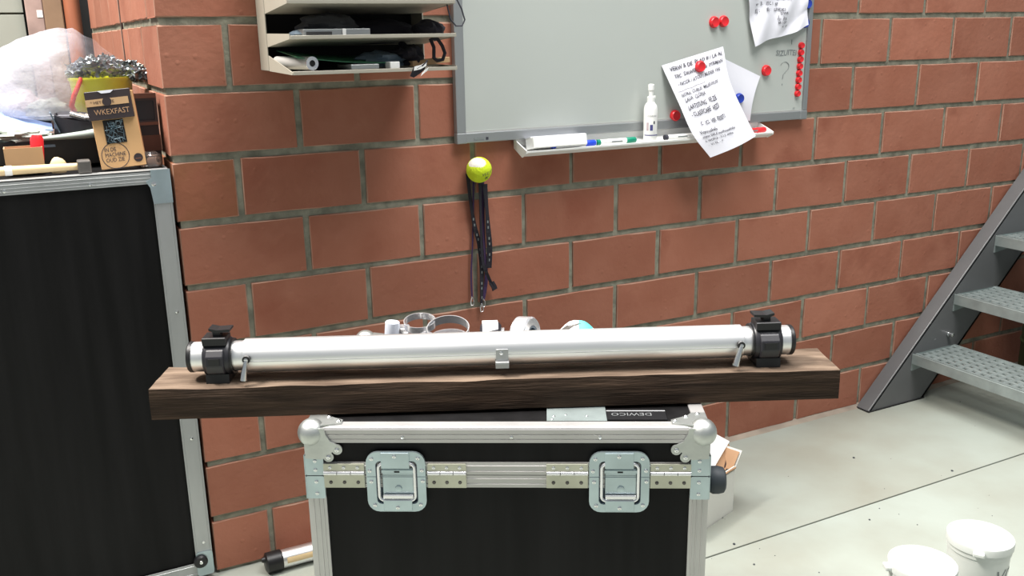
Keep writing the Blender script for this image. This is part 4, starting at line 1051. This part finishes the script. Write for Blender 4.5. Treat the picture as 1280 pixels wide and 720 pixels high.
# lower tray content
t = thing('rolled_tube', 'small white roll with dark bore lying at left of the lowest rack tray', 'roll', (.262, -.20, 1.2580), math.radians(14))
obj('roll', add_lathe(B(), (0, .10, 0), (.0, -1, 0), [(0, 0), (0, .0138), (.148, .0138), (.148, .0068)], 24), M['frame_light'], t, smooth=True)
obj('bore', add_lathe(B(), (0, -.0475, 0), (0, -1, 0), [(0, 0), (0, .0068), (.0005, .0068), (.0006, 0)], 20), M['hole'], t)
obj('roll_ring', add_lathe(B(), (0, -.0482, 0), (0, -1, 0), [(0, .0068), (0, .0142), (.002, .0142), (.002, .0068), (0, .0068)], 24), M['chrome'], t, smooth=True)
o = obj('green_folder', add_sheet(B(), lambda u, v: (.245 + .20 * u, -.235 + .17 * v, 1.2705 - .016 * u + .012 * v - .004 * math.sin(u * 3)), 8, 4, .0015), M['green_sheet'], smooth=True)
tag(o, 'shiny green folder lying in the lowest tray of the rack', 'folder')
for i, (x, lb_) in enumerate(((.385, 'grey notebook lying on the lowest rack tray near its middle'), )):
    o = obj('notebook', bx(x - .032, x + .030, -.262, -.16, 1.2435, 1.2535, bev=.001), M['frame_grey']); tag(o, lb_, 'notebook')
o = obj('small_card_box', bx(.440, .462, -.262, -.23, 1.2430, 1.2570, bev=.001), M['white']); tag(o, 'small white carton at the front of the lowest rack tray', 'box')
lump('film_bag', 'crumpled grey plastic bag with bright glint in the lowest rack tray', 'bag', (.450, -.17, 1.246), (.055, .055, .020), 'slate', seed=12, amp=.4)
lump('dark_cable_bundle', 'black cable bundle at the right of the lowest rack tray', 'cables', (.515, -.17, 1.246), (.035, .05, .026), 'strap', seed=15, amp=.5)
o = obj('wooden_batten', bx(-.05, .05, -.012, .012, -.006, .006, bev=.001), M['cardboard']); o.location = (.555, -.20, 1.2535); o.rotation_euler = (0, math.radians(-4), math.radians(10)); tag(o, 'short wooden batten at the right end of the lowest rack tray', 'batten')
t = thing('hanging_strap', 'black and white strap end drooping over the lip of the lowest rack tray', 'strap', (.498, RY - .006, 1.243))
obj('strap', add_ribbon(B(), [(.022, .02, .004), (.018, .0, .006), (.006, -.003, -.002), (-.008, -.003, -.010), (-.016, -.002, -.007)], (.35, -.25, .9), .022, .002), M['strap'], t)
obj('white_side', add_ribbon(B(), [(.018, -.003, .008), (.004, -.006, .002), (-.012, -.006, -.001)], (.2, 0, 1), .009, .0008), M['white'], t)
obj('white_side', add_ribbon(B(), [(.020, -.005, -.003), (.011, -.007, -.008), (.004, -.006, -.014)], (.5, 0, 1), .008, .0008), M['white'], t)
o = obj('carry_strap', add_tube(B(), [(.548, -.232, 1.302), (.552, -.240, 1.285), (.551, -.240, 1.262), (.56, -.236, 1.256), (.574, -.236, 1.258), (.579, -.238, 1.272), (.573, -.238, 1.288), (.564, -.235, 1.302), (.555, -.232, 1.3035)], .0042, 8, closed=True), M['strap'], smooth=True); tag(o, 'black carrying strap looped at the right end of the lowest rack tray', 'strap')
o = obj('cord', add_tube(B(), [(.590, -.24, 1.46), (.586, -.24, 1.41), (.587, -.24, 1.375), (.594, -.24, 1.345), (.607, -.24, 1.330), (.622, -.24, 1.330), (.629, -.24, 1.343), (.622, -.24, 1.366), (.608, -.24, 1.392), (.598, -.24, 1.42), (.593, -.24, 1.46)], .0018, 8), M['ink'], smooth=True)
tag(o, 'thin black cord looping down between letter rack and whiteboard', 'cord')
for x, lb_, w_, m_ in ((.305, 'dark box at the left on the upper rack tray, mostly above the picture', .05, 'slate'), (.452, 'pale small box in the middle of the upper rack tray', .012, 'frame_grey'), (.500, 'dark pouch right of the pale box on the upper rack tray', .022, 'grey_cloth')):
    o = obj('small_box', bx(x - w_, x + w_, -.262, -.21, 1.3805, 1.402, bev=.002), M[m_]); tag(o, lb_, 'box')

# ------------------------------------------------------------------ heap on top of the large black case
TOP = CH + .0015
t = thing('claw_hammer', 'steel headed hammer with long pale wooden handle on the front edge of the black case', 'hammer', (-.172, .030, TOP), 0)
obj('head', bx(-.0135, .0135, -.016, .020, .0, .0275, bev=.003, seg=2), M['forged'], t)
obj('handle', add_tube(B(), [(.004, .004, .0135), (-.06, .002, .0145), (-.14, .0, .015), (-.24, -.002, .0145), (-.30, -.003, .0145)], [.0075, .0085, .0095, .0105, .0115], 14), M['ash'], t, smooth=True)
obj('tape_band', add_tube(B(), [(-.140, .0, .0152), (-.154, -.0002, .0152)], [.0106, .0108], 14), M['white'], t, smooth=True)
lump('putty_lump', 'small pale lump lying just behind the hammer handle', 'putty', (-.222, .062, TOP), (.018, .012, .022), 'ash', seed=21, amp=.1, seg=16, ring=10)
t = thing('small_carton', 'small open cardboard tray behind the hammer handle, red item inside', 'box', (-.286, .085, TOP))
bm = B(); add_box(bm, -.038, .038, 0, .002, 0, .056); add_box(bm, -.038, .038, .048, .05, 0, .056); add_box(bm, -.038, -.036, .002, .048, 0, .056); add_box(bm, .036, .038, .002, .048, 0, .056); add_box(bm, -.036, .036, .002, .048, 0, .002)
obj('carton', bm, M['cardboard'], t)
o = obj('red_can', add_lathe(B(), (0, 0, 0), (.1, 0, 1), [(0, 0), (0, .0135), (.070, .0135), (.078, .010), (.078, 0)], 20), M['red'], smooth=True); o.location = (-.263, .108, TOP + .0025); tag(o, 'bright red canister standing in the small cardboard tray', 'can')
# black crate with gear
t = thing('black_crate', 'black plastic tool crate with grey rim behind the hammer, full of gear', 'crate', (-.225, .24, TOP))
bm = B(); x0, x1, y0, y1, h = -.19, .165, -.075, .03, .062
add_box(bm, x0, x1, y0, y0 + .004, 0, h); add_box(bm, x0, x1, y1 - .004, y1, 0, h); add_box(bm, x0, x0 + .004, y0 + .004, y1 - .004, 0, h); add_box(bm, x1 - .004, x1, y0 + .004, y1 - .004, 0, h); add_box(bm, x0, x1, y0, y1, 0, .004)
obj('body', bm, M['black'], t)
bm = B(); add_tube(bm, [(x1 - .19, y0 - .002, h + .004), (x1 - .10, y0 - .004, h + .008), (x1 - .02, y0 - .004, h + .016), (x1 + .001, y0 + .01, h + .02)], [.004, .009, .014, .010], 10); obj('grey_rim', bm, M['grey_plastic'], t, smooth=True)
obj('grip_slot', bx(x1 - .20, x1 - .16, y0 - .0015, y0, .046, .052, bev=.0005), M['slate'], t)
t = thing('open_pouch', 'black pouch standing open in the crate, with chrome tools inside', 'pouch', (-.160, .225, TOP + .092))
bm = B(); n = 28
def pouch(u, v):
    a = 2 * math.pi * u; rx = .058 * (1 - .15 * v); ry = .040; return (rx * math.cos(a), ry * math.sin(a) * (1 - .1 * v), -.05 + v * (.078 + .012 * math.cos(a + 2.2) - .018 * math.sin(a)* -1 - .012))
add_sheet(bm, pouch, 28, 4, .003); obj('wall', bm, M['black_soft'], t, smooth=True)
obj('pouch_floor', add_lathe(B(), (0, 0, -.05), (0, 0, 1), [(0, 0), (0, .038), (.003, .038), (.003, 0)], 20), M['black'], t)
obj('blue_flap', add_sheet(B(), lambda u, v: (-.062 + .014 * u, -.036 + .05 * v, .028 - .045 * u), 3, 4, .003), M['slate'], t)
for i, (dx_, dz_) in enumerate(((.004, .026), (.022, .021), (.036, .019), (.046, .010))):
    o = obj('chrome_socket', add_cyl(B(), (-.016, 0, .006), (.016, 0, -.006), .0068, seg=14), M['chrome'], smooth=True)
    o.location = (-.168 + dx_, .205 + i * .006, TOP + .096 + dz_ - .012); tag(o, ['leftmost', 'second from left', 'third from left', 'rightmost'][i] + ' of the chrome sockets in the open black pouch', 'socket', 'chrome sockets in the pouch')
obj_s = obj('tool_bed', bx(-.195, -.122, .205, .245, TOP + .045, TOP + .094, bev=.004), M['grey_cloth']); tag(obj_s, 'dark cloth bed under the chrome sockets in the pouch', 'cloth')
lump('work_gloves', 'dirty white work gloves lying on the left of the black crate', 'gloves', (-.285, .20, TOP + .060), (.062, .035, .017), 'cloth_white', seed=31, amp=.5, freq=3.5)
bm = B(); add_sheet(bm, lambda u, v: (-.42 + .20 * u, .20 + .12 * v, TOP + .078 + .060 * v * (1 - .75 * u * u) + .010 * (1 - u) + .004 * noise.noise(Vector((u * 6, v * 6, 1)))), 16, 10, .003)
o = obj('blue_cloth', bm, M['cloth_blue'], smooth=True); tag(o, 'pale blue cloth draped over the left of the crate below the plastic bag', 'cloth')
lump('pink_wrap', 'pinkish grey crumpled wrapping between plastic bag and blue cloth', 'wrapping', (-.30, .36, TOP + .066), (.10, .045, .060), 'cloth_pink', seed=41, amp=.3)
# boxes of screws
lean = math.radians(-4.5)
t = thing('screw_box', 'kraft cardboard screw box with window and black open lid leaning by the brick corner', 'box', (-.137, .040, TOP + .001), 0, rot=(math.radians(-3), lean, math.radians(-8)))
obj('carton', bx(0, .094, 0, .045, 0, .165, bev=.0012), M['kraft'], t)
sc_ = obj('window', bx(.022, .064, -.0012, .001, .055, .106), M['hole'], t)
bm = B(); rs = random.Random(3)
for i in range(60):
    x, z = rs.uniform(.025, .061), rs.uniform(.058, .103); a = rs.uniform(0, math.pi); l = rs.uniform(.004, .009)
    x0, x1 = x - l * math.cos(a), x + l * math.cos(a); z0, z1 = z - l * math.sin(a), z + l * math.sin(a)
    if min(x0, x1) < .0225 or max(x0, x1) > .0635 or min(z0, z1) < .0555 or max(z0, z1) > .1055: continue
    add_cyl(bm, (x0, -.0022 - rs.random() * .001, z0), (x1, -.0022, z1), .0007, seg=5)
o = obj('screws', bm, M['screws'], sc_); o['kind'] = 'stuff'
bm = B(); n = 40
add_ringplate(bm, [(.034 + .029 * math.cos(2 * math.pi * i / n), .028 + .029 * math.sin(2 * math.pi * i / n)) for i in range(n)], [(.034 + .0277 * math.cos(2 * math.pi * i / n), .028 + .0277 * math.sin(2 * math.pi * i / n)) for i in range(n)], -.0005, .0002)
obj('ring_print', bm, M['ink'], t)
bm = B()
for s, z in (('IN DE', .038), ('MACHINE', .0265), ('OUD ZIE', .015)): text_bm(s, .0125, lambda x, y: (.013 + x * .78, -.0008, z + y), bm)
obj('lettering', bm, M['ink'], t)
obj('seal_print', add_cyl(B(), (.080, -.0008, .018), (.080, .001, .018), .0095, seg=20), M['box_dark'], t); obj('seal_mark', bx(.0735, .0865, -.0011, -.0007, .015, .0175), M['box_brown'], t)
lid_ = obj('lid', bx(-.003, .090, -.010, .050, .108, .170, bev=.0012), M['box_dark'], t)
obj('lid_band', bx(-.0035, .084, -.0112, -.0095, .138, .153), M['cardboard'], lid_)
obj('lettering', text_bm('WKEXFAST', .0165, lambda x, y: (.010 + x * .86, -.0109, .119 + y)), M['carton_in'], lid_)
obj('band_lettering', text_bm('* HET BESTE', .009, lambda x, y: (.006 + x, -.0117, .1425 + y)), M['box_dark'], lid_)
obj('thumb_notch', add_cyl(B(), (.040, -.0122, .146), (.040, -.0110, .146), .0095, seg=20), M['box_dark'], lid_)
bm = B(); add_prism(bm, [(.024, .1700), (.058, .1700), (.050, .1640), (.032, .1640)], 'y', -.0112, -.0095); obj('paper_notch', bm, M['paper'], lid_)
t = thing('open_black_box', 'dark printed box with open black lid, between kraft screw box and brick corner', 'box', (-.072, .090, TOP + .001))
obj('carton', bx(.012, .070, .0, .05, 0, .150, bev=.001), M['box_dark'], t)
obj('brown_side', bx(.012, .071, -.0012, .0008, .030, .066), M['box_brown'], t)
fr_ = obj('open_flap', add_ringplate(B(), rrect(-.004, .070, .090, .160, .003), rrect(.006, .064, .100, .145, .003), -.006, .001), M['box_dark'], t); obj('flap_top', bx(-.004, .070, -.0065, .002, .150, .161), M['box_brown'], fr_)
obj('flap_panel', bx(.006, .064, -.002, .0, .099, .146), M['black_soft'], fr_); obj('flap_strip', bx(.0, .070, -.0065, -.0055, .0895, .0965), M['box_brown'], fr_)
t = thing('tape_jar', 'clear plastic jar holding a brown roll, by the brick corner on the case top', 'jar', (-.031, .052, TOP))
obj('jar', add_lathe(B(), (0, 0, 0), (0, 0, 1), [(0, 0), (0, .022), (.003, .024), (.026, .022), (.034, .012), (.034, 0)], 28), M['glass_clear'], t, smooth=True)
obj('roll', add_lathe(B(), (-.002, .0, .012), (1, -.8, .1), [(0, .004), (0, .010), (.018, .010), (.018, .004)], 20), M['tape_brown'], t, smooth=True)
# plastic bag with contents
t = thing('lime_tub', 'lime yellow plastic tub with curved red handle inside the clear plastic bag', 'tub', (-.095, .335, TOP + .075), math.radians(0))
obj('tub', add_lathe(B(), (0, 0, 0), (0, 0, 1), [(0, 0), (0, .060), (.004, .063), (.108, .071), (.112, .074), (.118, .074), (.118, .070), (.006, .060), (.006, 0)], 40), M['tub'], t, smooth=True)
obj('handle', add_tube(B(), [(-.047, -.055, .118), (-.056, -.062, .100), (-.068, -.066, .078), (-.076, -.064, .055), (-.070, -.062, .038), (-.055, -.060, .030)], [.005, .0055, .006, .006, .0055, .005], 10), M['red_handle'], t, smooth=True)
bm = B()
for a0, a1 in ((-128, -88), (-62, -30)):
    P = [(math.cos(math.radians(a)) * .0685, math.sin(math.radians(a)) * .0685, .080) for a in range(a0, a1 + 1, 4)]
    add_tube(bm, [(P[0][0] * .98, P[0][1] * .98, .045)] + P + [(P[-1][0] * .98, P[-1][1] * .98, .055)], .0012, 6)
obj('outline_print', bm, M['ink'], t)
o = obj('tub_stand', bx(-.155, -.035, .275, .395, TOP, TOP + .074, bev=.006), M['box_brown']); tag(o, 'brown box under the lime tub, mostly hidden by the black pouch', 'box')
bm = B(); rs = random.Random(5)
for i in range(9):
    add_sphere(bm, (-.145 + .0168 * i, .325 + rs.uniform(-.03, .03), TOP + .213 + rs.uniform(0, .016) - abs(i - 4) * .004), .026, 22, 14, (1, 1, .75), .75, 4.5, i * 3.1)
o = obj('foil_wads', bm, M['foil']); tag(o, 'crumpled grey foil and film heaped above the lime tub inside the bag', 'foil', kind='stuff')
bm = B()
cx0, cz0 = -.155, 1.165
for_seed = 2.0
R_ = []
add_sphere(bm, (0, 0, 0), 1, 56, 36, (.205, .15, .178), .0, 1, 0)
for v in bm.verts:
    n = v.co.normalized(); a = noise.noise(n * 2.1 + Vector((1.3, 0, 0))) * .09 + noise.noise(n * 7 + Vector((5, 0, 3))) * .035 + abs(noise.noise(n * 15)) * .018
    v.co *= (1 + a)
    if v.co.x > .150: v.co.x = .150 + (v.co.x - .150) * .08
    if v.co.z < -.015: v.co.z = -.015 + (v.co.z + .015) * .12
    if v.co.x > 0.02: v.co.z *= 1 - .55 * (v.co.x - .02) / .15 * (1 if v.co.z > 0 else 0) * .62
o = obj('plastic_bag', bm, M['bag'], smooth=True); o.location = (-.165, .38, 1.160)
tag(o, 'big translucent white plastic bag on the large black case, top left', 'bag')
lump('green_printed_film', 'white film with green print under the plastic bag, left of the red handle', 'film', (-.222, .29, TOP + .098), (.046, .02, .030), 'cloth_white', seed=51, amp=.3)
o = bpy.context.view_layer.objects
print('objects', len(bpy.data.objects))
